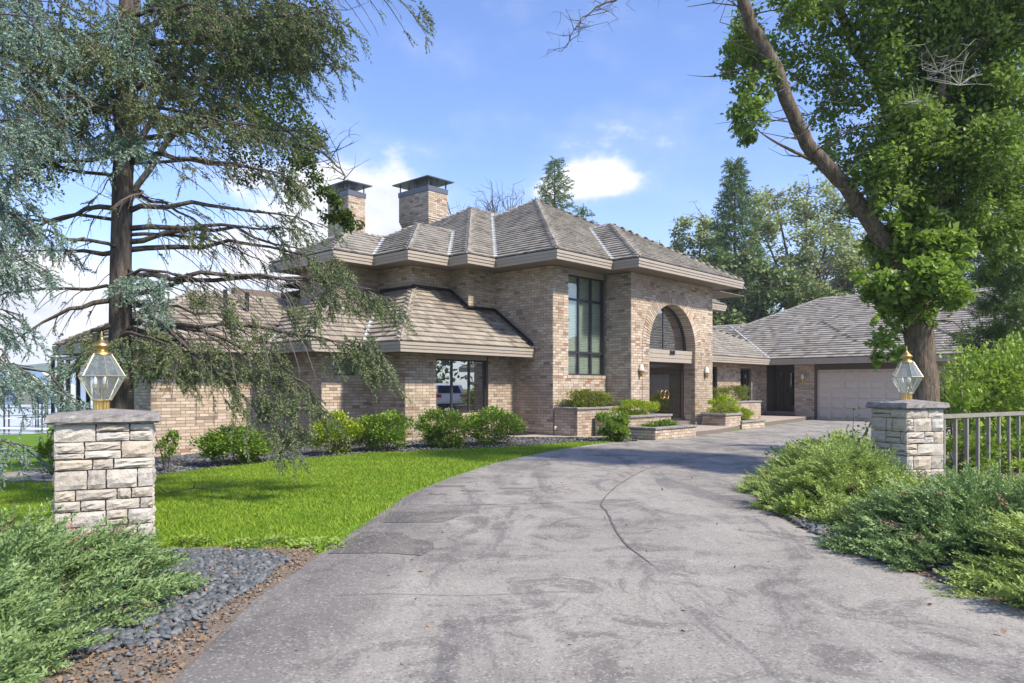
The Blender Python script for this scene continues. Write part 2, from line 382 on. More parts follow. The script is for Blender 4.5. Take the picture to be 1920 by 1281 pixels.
MB().add([(-1400, -300, -1.55), (600, -300, -1.55), (600, 1450, -1.55), (-1400, 1450, -1.55)], [(0, 1, 2, 3)]).build('lake_water', M['water'], kind='structure')
# far shore: a low wooded hill across the lake
hb = MB(); hx = np.linspace(-1100, 500, 120)
for i, x in enumerate(hx):
    hgt = 15 + 7 * math.sin(x * .011) + 4 * math.sin(x * .037 + 1) + random.random() * 2.4
    hb.v += [(x, 560, -2), (x, 575, hgt * .8), (x, 620, hgt + 2), (x, 760, -2)]
for i in range(len(hx) - 1):
    for j in range(3): hb.f.append((i * 4 + j, i * 4 + 4 + j, i * 4 + 5 + j, i * 4 + 1 + j))
hb.build('far_shore_hill', M['hill'], kind='structure')

LEFT_EDGE = [(-1.9, -12), (-1.7, 0), (-1.66, 3.6), (-1.78, 5.05), (-1.68, 6.4), (-1.58, 7.75), (-1.42, 10.05), (-1.05, 11.9), (-.31, 14.5), (.9, 17.2), (2.25, 19.45), (3.2, 20.6), (4.1, 20.75)]
RIGHT_EDGE = [(5, -12), (4.2, 0), (3.6, 4.2), (3.28, 5.0), (3.05, 6.2), (2.95, 7.9), (3.05, 9.3), (3.6, 11.2), (5.2, 13.2), (8, 14.6), (12.5, 15.2), (20, 15), (45, 13)]
sheet('driveway', LEFT_EDGE + [W(19.6, 11.1), W(24, 11.6), W(29, 12.4), W(34.9, 13.2), W(35.3, 8.1), W(35.3, 7.0), W(36.5, 6.9), W(36.5, -5), (45, 28)] + RIGHT_EDGE[::-1], M['asphalt'], .008, 2.5, kind='structure')
sheet('asphalt_patch', [(-1.60, 6.50), (-1.1, 6.52), (-.78, 6.42), (-.70, 6.7), (-.74, 7.0), (-.95, 7.12), (-1.1, 7.45), (-1.5, 7.5)], M['asphalt_dark'], .013, 5, kind='structure')
sheet('asphalt_patch', [(-1.38, 8.0), (-.75, 8.02), (-.55, 8.5), (-.62, 8.72), (-1.42, 8.7)], M['asphalt_dark'], .013, 5, kind='structure')
def strip(name, pts, wd, mat, lift, n=40):
    P = smooth_path([(x, y, 0) for x, y in pts], n); m = MB()
    for i, p in enumerate(P):
        d = P[min(i + 1, len(P) - 1)] - P[max(i - 1, 0)]; d /= np.linalg.norm(d); q = np.array([d[1], -d[0], 0]) * wd * (.6 + .8 * random.random()) / 2 * min(1, (i + .3) / 10, (len(P) - i - .7) / 10)
        o = np.array([random.uniform(-1, 1), random.uniform(-1, 1), 0]) * wd * .35
        for s_ in (-1, 1): r = p + o + q * s_; m.v.append((r[0], r[1], float(ground(r[0], r[1])) + lift))
    for i in range(len(P) - 1): m.f.append((2 * i, 2 * i + 1, 2 * i + 3, 2 * i + 2))
    return m.build(name, mat, kind='structure')
strip('driveway_crack', [(1.2, 5.7), (1.05, 7.0), (1.1, 8.6), (1.15, 9.5), (1.75, 11.6), (2.7, 13.8), (4.6, 16.2), (8, 18.5)], .018, M['crack'], .014, 90)
strip('driveway_crack', [(-1.4, 9.25), (-.4, 9.2), (1.15, 9.5)], .015, M['crack'], .014, 50)
strip('driveway_crack', [(-1.45, 5.15), (-.9, 5.22), (-.3, 5.18), (.3, 5.27), (.9, 5.25)], .006, M['crack'], .014, 60)
strip('driveway_crack', [(-1.1, 12.05), (.2, 12.1), (1.6, 12.0)], .012, M['crack'], .014, 60)
for pts_ in ([(1.1, 8.4), (.6, 8.2), (.35, 7.7)], [(1.12, 9.2), (1.5, 9.0), (1.62, 8.4)], [(1.9, 12), (2.5, 11.7), (3.0, 11.9)], [(.3, 15.4), (.9, 15.1), (1.6, 15.3), (2.3, 15)]): strip('driveway_crack', pts_, .009, M['crack'], .014, 40)
strip('driveway_crack', [(4.0, 18.6), (7.0, 21.5), (12.5, 24.5)], .03, M['crack'], .014, 60)
BED_LEFT = [(-1.66, -2), (-1.64, 3.4), (-1.76, 5.05), (-1.66, 6.4), (-1.8, 6.75), (-2.6, 6.8), (-3.4, 6.7), (-4.6, 7.6), (-7, 7.2), (-9, 6), (-9, -2)]
sheet('dirt_bed', BED_LEFT, M['dirt'], .012, .8, kind='structure')
BED_RIGHT = RIGHT_EDGE[1:-1][:] + [(20, 14.9), (20, 3), (9, 0)]
sheet('dirt_bed', [(x + (.0 if i else .1), y) for i, (x, y) in enumerate(BED_RIGHT)], M['dirt'], .004, .8, kind='structure')
HOUSE_BED = [(-11, 16.4), (-8.6, 14.2), (-6.6, 13.9), (-5.4, 15.4), (-3.4, 16.6), (-1.2, 17.6), (.2, 18.5), (1.6, 19.9), (3.4, 20.3), (3.6, 21.6), W(17.3, 13.3), W(17.1, 15.7), W(12.9, 15.8), W(12.9, 17.2), W(11.3, 17.3), W(11.3, 19.2), W(7.6, 19.2)]
sheet('gravel_bed', HOUSE_BED, M['soil'], .014, .8, kind='structure')
sheet('path', [W(14.9, 15.3), W(15.9, 14.3), W(17.9, 12.0), W(18.1, 12.4), W(17.15, 13.5), W(17.15, 15.65), W(15.6, 15.65)], M['concrete'], .05, 5, kind='structure')
sheet('patio_path', [(-9.4, 14.0), (-8.0, 13.9), (-8.0, 15.2), (-9.6, 16.4), (-11, 16.2), (-10.6, 14.9)], M['concrete'], .03, 3, kind='structure')

for cx_, cy_, rx_, ry_ in ((-.95, 11.0, .28, .12), (-.55, 10.5, .22, .09), (.05, 10.75, .25, .10), (-1.0, 10.15, .14, .07), (2.1, 16.0, .5, .3)):
    sheet('oil_stain', [(cx_ + rx_ * math.cos(t) * random.uniform(.6, 1.2), cy_ + ry_ * math.sin(t) * random.uniform(.6, 1.2)) for t in np.linspace(0, 6.1, 16)], M['asphalt_dark'], .012, 5, kind='structure')
def inpoly(P, poly):
    x, y = P[:, 0], P[:, 1]; r = np.zeros(len(P), bool); n = len(poly)
    for i in range(n):
        x1, y1 = poly[i]; x2, y2 = poly[(i + 1) % n]
        c = ((y1 > y) != (y2 > y)) & (x < (x2 - x1) * (y - y1) / (y2 - y1 + 1e-12) + x1); r ^= c
    return r
# slate gravel
rk = np.array([(-.5, -.4, 0), (.5, -.5, 0), (.6, .4, 0), (-.4, .5, 0), (-.35, -.25, .42), (.3, -.35, .5), (.4, .25, .38), (-.2, .35, .3)])
rf = np.array(MB.BF)
def rocks(name, poly, n, size, excl=None):
    xs = [p[0] for p in poly]; ys = [p[1] for p in poly]
    P = np.stack([RNG.uniform(min(xs), max(xs), n), RNG.uniform(min(ys), max(ys), n)], -1); P = P[inpoly(P, poly)]
    k = len(P); s = size * RNG.uniform(.45, 1.3, k); a = RNG.uniform(0, 6.28, k); z = np.zeros(k)
    d = np.stack([np.cos(a), np.sin(a), RNG.normal(0, .25, k)], -1); up = np.tile([0, 0, 1.], (k, 1))
    Mx = frames(d, up) * np.stack([s, s * RNG.uniform(.6, 1.2, k), s * .8], -1)[:, None, :]
    off = np.stack([P[:, 0], P[:, 1], ground(P[:, 0], P[:, 1]) + .012 + RNG.uniform(0, .012, k)], -1)
    V, Fq = scatter(rk + RNG.normal(0, .04, rk.shape), rf, Mx, off); link(name, npmesh(name, V, Fq, M['rock']), kind='stuff')
rocks('slate_gravel', [(-1.98, 4.2), (-1.86, 5.3), (-1.86, 6.2), (-2.2, 6.55), (-3.3, 6.6), (-4, 6.3), (-3.2, 5.2), (-2.4, 4.0)], 7000, .055)
rocks('slate_gravel', [(-1.72, 2.5), (-1.78, 5.0), (-1.72, 6.2), (-2.1, 6.5), (-2.5, 4.0), (-2.4, 2.5)], 500, .03)
rocks('slate_gravel', HOUSE_BED, 12000, .065)
rocks('slate_gravel', [(3.0, 6.3), (2.98, 7.6), (3.1, 9.2), (3.7, 10.6), (4.2, 10), (3.6, 7.4), (3.6, 5.6), (3.3, 5.2)], 1400, .06)
# grass blades on the lawn
LAWN = [(-9, 6), (-7, 7.2), (-4.6, 7.6), (-3.4, 6.7), (-2.6, 6.8), (-1.8, 6.75), (-1.64, 6.5), (-1.6, 7.75), (-1.45, 10.05), (-1.08, 11.9), (-.34, 14.5), (.88, 17.2), (2.2, 19.45), (3.0, 20.2), (1.6, 19.9), (.2, 18.5), (-1.2, 17.6), (-3.4, 16.6), (-5.4, 15.4), (-6.6, 13.9), (-8.6, 14.2), (-11, 16.4), (-24, 34), (-30, 30), (-16, 12), (-13, 8)]
P = np.concatenate([np.stack([RNG.uniform(-16, 3.2, 900000), RNG.uniform(6, 24, 900000)], -1)])
P = P[inpoly(P + RNG.normal(0, .07, P.shape), LAWN)]; keep = RNG.random(len(P)) < np.clip(1.25 - (P[:, 1] - 6) * .05, .25, 1); P = P[keep][:330000]
k = len(P); h = RNG.uniform(.022, .048, k) * (1 + .25 * np.sin(P[:, 0] * 3) * np.sin(P[:, 1] * 2.3)); wd = RNG.uniform(.003, .006, k) * (1 + (P[:, 1] - 6) * .10); a = RNG.uniform(0, 6.28, k)
z = ground(P[:, 0], P[:, 1]); cx, sx = np.cos(a) * wd, np.sin(a) * wd; lean = RNG.normal(0, .022, (k, 2))
V = np.stack([np.stack([P[:, 0] - cx, P[:, 1] - sx, z], -1), np.stack([P[:, 0] + cx, P[:, 1] + sx, z], -1), np.stack([P[:, 0] + lean[:, 0], P[:, 1] + lean[:, 1], z + h], -1)], 1)
link('lawn_grass', npmesh('lawn_grass', V, np.arange(3 * k).reshape(-1, 3), M['grass']), kind='stuff')

# ------------------------------------------------------------------ the house
house = empty('brick_house', (0, 0, 0), math.pi / 2 - TH, 'large tan brick house with brown shake hip roofs, arched glass entry and attached garage', 'house')
LEN_B, H_B, J = .245, .082, .011
all_bricks = []          # (wall, kind, c, s0, s1, z0, z1)
def wall(kind, c, s0, s1, z0, z1, op=(), arch=None, thick=.25, base=None):
    """op: rectangles (a,b,za,zb); arch: (centre, z, r_inner, r_outer)"""
    m = MB(); ops = list(op)
    if arch:
        ac, azz, ri, ro = arch; N = 30
        for i in range(N):
            a = ac - ri + 2 * ri * i / N; b = a + 2 * ri / N; mid = (a + b) / 2
            ops.append((a, b, z0, azz + math.sqrt(max(0, (ri + .1) ** 2 - (mid - ac) ** 2)) - .02))
    cuts = sorted({s0, s1} | {min(max(v, s0), s1) for o in ops for v in o[:2]})
    for a, b in zip(cuts, cuts[1:]):
        if b - a < 1e-6: continue
        mid = (a + b) / 2; hs = sorted((o[2], o[3]) for o in ops if o[0] < mid < o[1]); z = z0
        for ha, hb_ in hs:
            if ha > z + 1e-4: m.kbox(kind, c, a, b, 0, thick, z, ha)
            z = max(z, hb_)
        if z < z1 - 1e-4: m.kbox(kind, c, a, b, 0, thick, z, z1)
    wo_ = m.build('wall', M['mortar'], house)
    row = 0; z = z0
    while z < z1 - .02:
        zt = min(z + H_B - J, z1); x = s0 - (LEN_B / 2 if row % 2 else 0) - (.0)
        while x < s1:
            L = LEN_B if random.random() > .12 else LEN_B / 2
            a, b = max(x, s0 - .001), min(x + L - J, s1 + .001); x += L
            if b - a < .03: continue
            spans = [(a, b)]; zm = (z + zt) / 2
            for o in op:
                if o[2] - .01 < zm < o[3] + .01:
                    nsp = []
                    for p, q in spans:
                        if q <= o[0] or p >= o[1]: nsp.append((p, q)); continue
                        if p < o[0]: nsp.append((p, o[0]))
                        if q > o[1]: nsp.append((o[1], q))
                    spans = nsp
            if arch:
                nsp = []
                r_ = (ro if zm > azz else ri); half = r_ if zm <= azz else (math.sqrt(max(0, ro * ro - (zm - azz) ** 2)) if zm < azz + ro else 0)
                for p, q in spans:
                    lo, hi = ac - half, ac + half
                    if half <= 0 or q <= lo or p >= hi: nsp.append((p, q)); continue
                    if p < lo: nsp.append((p, lo))
                    if q > hi: nsp.append((hi, q))
                spans = nsp
            for p, q in spans:
                if q - p > .025: all_bricks.append((wo_, kind, c, p, q, z, zt))
        z += H_B; row += 1
    return wo_
ZS, ZL, ZG = 5.13, 2.43, 2.58
w_v1 = wall('v', 17.18, 14.17, 16.57, -.05, ZS)
w_t = wall('u', 14.17, 17.18, 19.9, -.05, ZS, [(17.90, 19.86, 1.84, ZS)])
wall('v', 19.9, 13.22, 14.17, -.05, ZS)
AC, AZ, ARI, ARO = 22.455, 2.80, 1.505, 1.93
w_e = wall('u', 13.22, 19.9, 25.23, .1, ZS, arch=(AC, AZ, ARI, ARO), thick=.45)
wall('v', 23.96, 13.23, 13.66, .1, AZ, thick=.06)
wall('u', 16.57, 16.0, 17.18, 2.6, ZS); wall('v', 16.0, 16.57, 17.37, 2.6, ZS); wall('u', 17.37, 14.42, 16.0, 2.6, ZS)
wall('v', 14.42, 17.37, 18.96, 2.6, ZS); wall('u', 18.96, 13.01, 14.42, 2.6, ZS); wall('v', 13.01, 18.96, 21.2, 2.6, ZS)
wall('u', 15.72, 12.82, 17.18, -.12, ZL, [(13.93, 16.0, .73, ZL)])
wall('v', 12.82, 15.72, 17.25, -.2, ZL); wall('u', 17.25, 11.22, 12.82, -.25, ZL, [(11.55, 12.30, 1.80, 2.25)])
wall('v', 11.22, 17.25, 19.2, -.4, ZL); wall('u', 19.2, 7.58, 11.22, -.6, ZL)
wall('v', 7.58, 19.2, 23.1, -.7, ZL, [(20.33, 22.75, 1.02, 2.32)])
wall('v', 7.58, 23.1, 27.0, -1.0, .60)
wall('u', 15.8, 25.2, 35.1, .1, ZG, [(29.9, 30.62, .3, 2.4), (32.89, 34.05, .3, 2.35)])
wall('v', 35.1, 7.17, 8.35, -.02, ZG); wall('v', 35.1, 13.2, 14.13, -.02, ZG); wall('v', 35.1, 15.51, 15.8, -.02, ZG)
wall('u', 7.17, 35.11, 36.3, -.02, ZG); wall('v', 36.3, -1, 7.17, -.02, ZG, [(.6, 6.3, -.02, 2.3)])
# blank rear walls so the house is closed
bk = MB(); bk.box(25.2, 25.22, 13.5, 26, 0, ZS); bk.box(13.2, 25.2, 26, 26.2, 0, ZS)
bk.build('rear_wall', M['mortar'], house)
# bricks: the 300 nearest are parts, the rest joined
def bdist(b):
    _, kind, c, p, q, z0, z1 = b; s_ = (p + q) / 2; x, y = (s_, c) if kind == 'u' else (c, s_); X, Y = W(x, y)
    hidden = (z1 < .55) or X < -6.6 or q - p < .1
    return math.hypot(X, Y) + (100 if hidden else 0)
order = sorted(range(len(all_bricks)), key=lambda i: bdist(all_bricks[i])); near = set(order[:298])
unit_brick = MB().box(-.5, .5, -.5, .5, -.5, .5).mesh('brick', M['brick'])
jm = MB()
for i, (wo_, kind, c, p, q, z0, z1) in enumerate(all_bricks):
    pr = .010 + random.uniform(-.003, .004)
    if i in near:
        o = bpy.data.objects.new('brick', unit_brick); COL.objects.link(o); o.parent = wo_
        d = pr + .02; cc = c + (.02 - pr) / 2
        o.location = ((p + q) / 2, cc, (z0 + z1) / 2) if kind == 'u' else (cc, (p + q) / 2, (z0 + z1) / 2)
        o.scale = (q - p, d, z1 - z0) if kind == 'u' else (d, q - p, z1 - z0)
    else: jm.kbox(kind, c, p, q, -pr, .02, z0, z1)
jm.build('brickwork', M['brick'], house, kind='stuff')
# arch ring of radial bricks, two courses of soldiers
ring = MB(); nv = 58
for i in range(nv):
    t0 = math.pi * i / nv + .006; t1 = math.pi * (i + 1) / nv - .006
    for r0, r1, pr in ((ARI, ARI + .205, .016), (ARI + .215, ARO - .008, .013)):
        v = []
        for n_ in (-pr - random.random() * .004, .42):
            for t_, r_ in ((t0, r0), (t1, r0), (t1, r1), (t0, r1)): v.append((AC + r_ * math.cos(t_), 13.22 + n_, AZ + r_ * math.sin(t_)))
        ring.add(v, ((0, 1, 2, 3), (4, 7, 6, 5), (0, 4, 5, 1), (1, 5, 6, 2), (2, 6, 7, 3), (3, 7, 4, 0)))
ring.build('arch_ring', M['brick'], house, kind='stuff')
MB().kbox('u', 13.22, 20.515, 20.53, -.018, .02, .3, AZ).build('control_joint', M['mortar'], house)
# brick sills
def sill(kind, c, s0, s1, z):
    m = MB(); s_ = s0
    while s_ < s1 - .02: m.kbox(kind, c, s_, min(s_ + .075, s1), -.035, .1, z - .10, z); s_ += .086
    m.build('window_sill', M['brick'], house, kind='stuff')
sill('u', 14.17, 17.86, 19.88, 1.85); sill('u', 15.72, 13.9, 16.03, .73); sill('u', 17.25, 11.5, 12.35, 1.80); sill('v', 7.58, 20.3, 22.78, 1.02)
def window(kind, c, s0, s1, z0, z1, cols, rows, depth=.09, fr=.05, glass='glass', blind=None, head=None, label=None):
    """rows: list of z-levels of cross bars"""
    f = MB(); f.kbox(kind, c, s0, s1, depth, depth + .07, z0, z0 + fr); f.kbox(kind, c, s0, s1, depth, depth + .07, z1 - fr, z1)
    f.kbox(kind, c, s0, s0 + fr, depth + .002, depth + .068, z0, z1); f.kbox(kind, c, s1 - fr, s1, depth + .002, depth + .068, z0, z1)
    xs = [s0 + (s1 - s0) * i / cols for i in range(cols + 1)]
    for x in xs[1:-1]: f.kbox(kind, c, x - fr * .65, x + fr * .65, depth + .004, depth + .066, z0, z1)
    for z in rows: f.kbox(kind, c, s0, s1, depth + .006, depth + .064, z - fr * .7, z + fr * .7)
    fo = f.build('window', M['frame'], house); zz = [z0] + list(rows) + [z1]
    for a, b in zip(xs, xs[1:]):
        for e0, e1 in zip(zz, zz[1:]):
            MB().kbox(kind, c, a + .02, b - .02, depth + .03, depth + .036, e0 + .02, e1 - .02).build('pane', M[glass], fo)
            if blind:
                m = MB(); m.kbox(kind, c, a + .06, b - .06, depth + .05, depth + .053, e0 + .04, e1 - .04) if False else None
    if blind:
        m = MB(); 
        for i in range(int((z1 - z0) / .05)): m.kbox(kind, c, s0 + .03, s1 - .03, depth + .11, depth + .135, z0 + .03 + i * .05, z0 + .068 + i * .05)
        m.build('blind', M['blind'], fo)
    b = MB(); b.kbox(kind, c, s0 - .05, s1 + .05, 1.4, 1.43, z0 - .3, z1 + .05); b.build('interior', M['interior'], fo) if kind == 'u' else None
    return fo
window('u', 14.17, 17.90, 19.86, 1.85, 4.95, 3, [2.56, 4.20], blind=True)
MB().kbox('u', 14.17, 17.90, 19.86, .05, .2, 4.95, ZS).build('header_board', M['trim'], house)
window('u', 15.72, 13.93, 16.0, .73, 2.28, 3, [], glass='glass_mirror')
MB().kbox('u', 15.72, 13.93, 16.0, .05, .2, 2.28, ZL).build('header_board', M['trim'], house)
sw = window('u', 17.25, 11.55, 12.30, 1.80, 2.25, 1, [], fr=.035, blind=True)
window('v', 7.58, 20.33, 22.75, 1.02, 2.32, 2, [], fr=.04)
window('u', 15.8, 29.9, 30.62, .3, 2.4, 1, [], glass='glass_dark'); window('u', 15.8, 32.89, 34.05, .3, 2.35, 2, [], glass='glass_dark')
# glazed porch on the lake side: posts, mullions and panes
po = MB().box(7.56, 7.66, 23.1, 27, .60, .68).box(7.56, 7.66, 23.1, 27, ZL - .10, ZL).box(7.55, 7.67, 26.05, 26.35, .3, ZL).build('porch_window', M['frame'], house)
for y_, wd in ((23.15, .08), (23.75, .06), (24.6, .07), (25.5, .10), (26.95, .05)): MB().box(7.55, 7.67, y_ - wd / 2, y_ + wd / 2, .6, ZL).build('mullion', M['frame'], po)
for a, b in ((23.2, 23.7), (23.8, 24.55), (24.65, 25.45), (25.55, 26.05), (26.35, 26.9)): MB().box(7.60, 7.606, a, b, .68, ZL - .1).build('pane', M['glass'], po)

# entry: sign band, arched glass, glass doors, vestibule
band = MB()
for i in range(3): band.kbox('u', 13.22, AC - ARI + .001, AC + ARI - .012, .10 + .012 * i, .30, 2.335 + (2 - i) * .142, 2.335 + (3 - i) * .142 - (.008 if i < 3 else 0))
bo = band.build('entry_band', M['trim'], house)
fc = bpy.data.curves.new('house_number', 'FONT'); fc.body = '5560'; fc.size = .20; fc.extrude = .012; fc.align_x = 'CENTER'; fc.offset = .004; fc.space_character = 1.05
tmp = bpy.data.objects.new('tmp', fc); COL.objects.link(tmp); dg = bpy.context.evaluated_depsgraph_get(); dg.update()
nm = bpy.data.meshes.new_from_object(tmp.evaluated_get(dg)); bpy.data.objects.remove(tmp); nm.materials.clear(); nm.materials.append(M['black'])
no_ = link('house_number', nm, bo); no_.rotation_euler = (math.pi / 2, 0, 0); no_.location = (AC + .1, 13.22 + .085, 2.605); no_.scale = (.78, 1, 1)
ag = MB(); N = 28; gy_ = 13.22 + .40
vs = [(AC, gy_, AZ)] + [(AC + ARI * math.cos(math.pi * i / N), gy_, AZ - .04 + ARI * math.sin(math.pi * i / N)) for i in range(N + 1)]
ag.add(vs, [(0, i + 2, i + 1) for i in range(N)]); af = MB()
for i in range(N):
    v = []
    for y_ in (gy_ - .04, gy_ + .04):
        for r_ in (ARI - .07, ARI + .01):
            for k_ in (i, i + 1): v.append((AC + r_ * math.cos(math.pi * k_ / N), y_, AZ - .02 + r_ * math.sin(math.pi * k_ / N)))
    af.add(v, ((0, 2, 3, 1), (4, 5, 7, 6), (0, 1, 5, 4), (2, 6, 7, 3)))
af.box(AC - .012, AC + .012, gy_ - .02, gy_ + .02, AZ, AZ + ARI - .05)
afo = af.build('arched_window', M['frame'], house); ag.build('pane', M['glass_mirror'], afo)
MB().box(AC - ARI, AC + ARI, 13.7, 13.72, AZ - .35, AZ + ARI + .05).build('interior', M['interior'], afo)
# doors
dy = 13.22 + .52
for i, (a, b) in enumerate(((AC - 1.42, AC - .62), (AC - .60, AC + .22), (AC + .24, AC + 1.10), (AC + 1.12, AC + 1.44))):
    d = MB().box(a, b, dy, dy + .012, .36, 2.27).build('glass_door', M['glass_dark'], house)
    if i in (1, 2):
        m = MB(); cxh = b - .13 if i == 1 else a + .13; ring_p = [(cxh + .125 * math.cos(t_), dy - .06, 1.23 + .155 * math.sin(t_)) for t_ in np.linspace(0, 2 * math.pi, 25)]
        m.tube(ring_p, .009, 6, False); m.build('handle', M['brass'], d, smooth=True)
MB().box(AC - 1.5, AC + 1.48, dy - .03, dy + .05, .28, .37).build('threshold', M['frame'], house)
hm = MB(); hm.box(AC - 1.5, AC + 1.48, dy - .04, dy + .05, 2.26, 2.36); hm.box(AC + 1.44, AC + 1.49, dy - .05, dy + .05, .3, 2.3); hm.build('door_frame', M['brown'], house)
MB().box(AC - 1.5, AC + 1.5, 13.25, 16.5, .1, .285).build('entry_step', M['concrete_dark'], house)
vb = MB(); vb.box(AC - 1.7, AC + 1.7, 16.5, 16.6, .1, 2.4); vb.box(AC + 1.55, AC + 1.65, 13.75, 16.5, .1, 2.4); vb.box(AC - 1.65, AC - 1.55, 13.75, 16.5, .1, 2.4)
vb.box(AC - 1.7, AC + 1.7, 13.7, 16.6, 2.38, 2.43); vb.build('vestibule', M['interior_warm'], house)
ib = MB()
for k_ in range(26):
    z = .3 + k_ * H_B
    x = AC - .95 - (k_ % 2) * .12
    while x < AC - .1: ib.box(x, x + LEN_B - J, 15.2, 15.35, z, z + H_B - J); x += LEN_B
ib.build('inner_brick_pier', M['brick'], house, kind='stuff')
# sconces on the entry and garage walls
def sconce(x, y, z, n):
    m = MB(); prof = [(.0, -.21), (.03, -.20), (.055, -.12), (.085, -.01)]; m.lathe(prof, 8); so = m.build('wall_lamp', M['brass'], house, smooth=False)
    g = MB().lathe([(.085, 0), (.075, .08), (.045, .17), (.012, .21)], 8); go = g.build('lamp_glass', M['white'], so)
    MB().lathe([(.012, .20), (.02, .22), (.006, .27), (0, .29)], 6).build('finial', M['brass'], so)
    so.location = (x + n[0] * .09, y + n[1] * .09, z)
sconce(20.36, 13.22, 2.02, (0, -1)); sconce(24.66, 13.22, 2.02, (0, -1)); sconce(35.1, 13.72, 1.9, (-1, 0)); sconce(35.1, 7.7, 1.9, (-1, 0))

# garage doors with raised panels
def gdoor(c, s0, s1, z0, z1, nc):
    fr = MB(); fr.kbox('v', c, s0 - .12, s0, -.02, .2, z0, ZG); fr.kbox('v', c, s1, s1 + .1, -.02, .2, z0, ZG); fr.kbox('v', c, s0, s1, -.005, .2, z1 + .03, ZG)
    fr.build('garage_door_frame', M['brown'], house)
    d = MB(); rows = 5 if z1 > 2.2 else 4; hh = (z1 - z0) / rows
    for r in range(rows): d.kbox('v', c, s0, s1, .10, .14, z0 + r * hh + .004, z0 + (r + 1) * hh - .004)
    d.kbox('v', c, s0, s1, .115, .16, z0, z1 + .03)
    do = d.build('garage_door', M['door_beige'], house); ww = (s1 - s0) / nc
    for r in range(rows):
        for k_ in range(nc):
            a, b, e0, e1 = s0 + k_ * ww + .07, s0 + (k_ + 1) * ww - .07, z0 + r * hh + .075, z0 + (r + 1) * hh - .075
            p = MB(); o_ = c + .10; q = .03
            v = [(o_ - .002, a, e0), (o_ - .002, b, e0), (o_ - .002, b, e1), (o_ - .002, a, e1), (o_ - .034, a + q, e0 + q), (o_ - .034, b - q, e0 + q), (o_ - .034, b - q, e1 - q), (o_ - .034, a + q, e1 - q)]
            p.add(v, ((4, 7, 6, 5), (0, 4, 5, 1), (1, 5, 6, 2), (2, 6, 7, 3), (3, 7, 4, 0))).build('panel', M['door_beige'], do)
gdoor(35.1, 8.47, 13.1, .0, 2.27, 8); gdoor(36.3, .7, 6.2, 0, 2.2, 8)
# side door alcove
am = MB(); am.box(35.1, 36.3, 15.51, 15.56, .1, ZG); am.box(35.1, 36.3, 14.08, 14.13, .1, ZG); am.box(36.28, 36.34, 14.1, 15.55, .1, ZG); am.build('alcove', M['brown'], house)
sdr = MB(); sdr.box(36.2, 36.25, 14.16, 14.98, .38, 2.35).build('side_door', M['brown'], house)
dd = [o for o in house.children if o.name.startswith('side_door')][0] if house.children else None
MB().box(36.185, 36.195, 14.32, 14.82, .6, 2.2).build('pane', M['glass_dark'], dd); MB().box(36.185, 36.195, 15.12, 15.32, .45, 2.25).build('pane', M['glass_dark'], dd)
MB().box(36.13, 36.2, 14.88, 14.93, 1.25, 1.42).build('handle', M['black'], dd)
MB().box(35.0, 36.3, 14.1, 15.56, .1, .34).build('door_step', M['concrete_dark'], house)

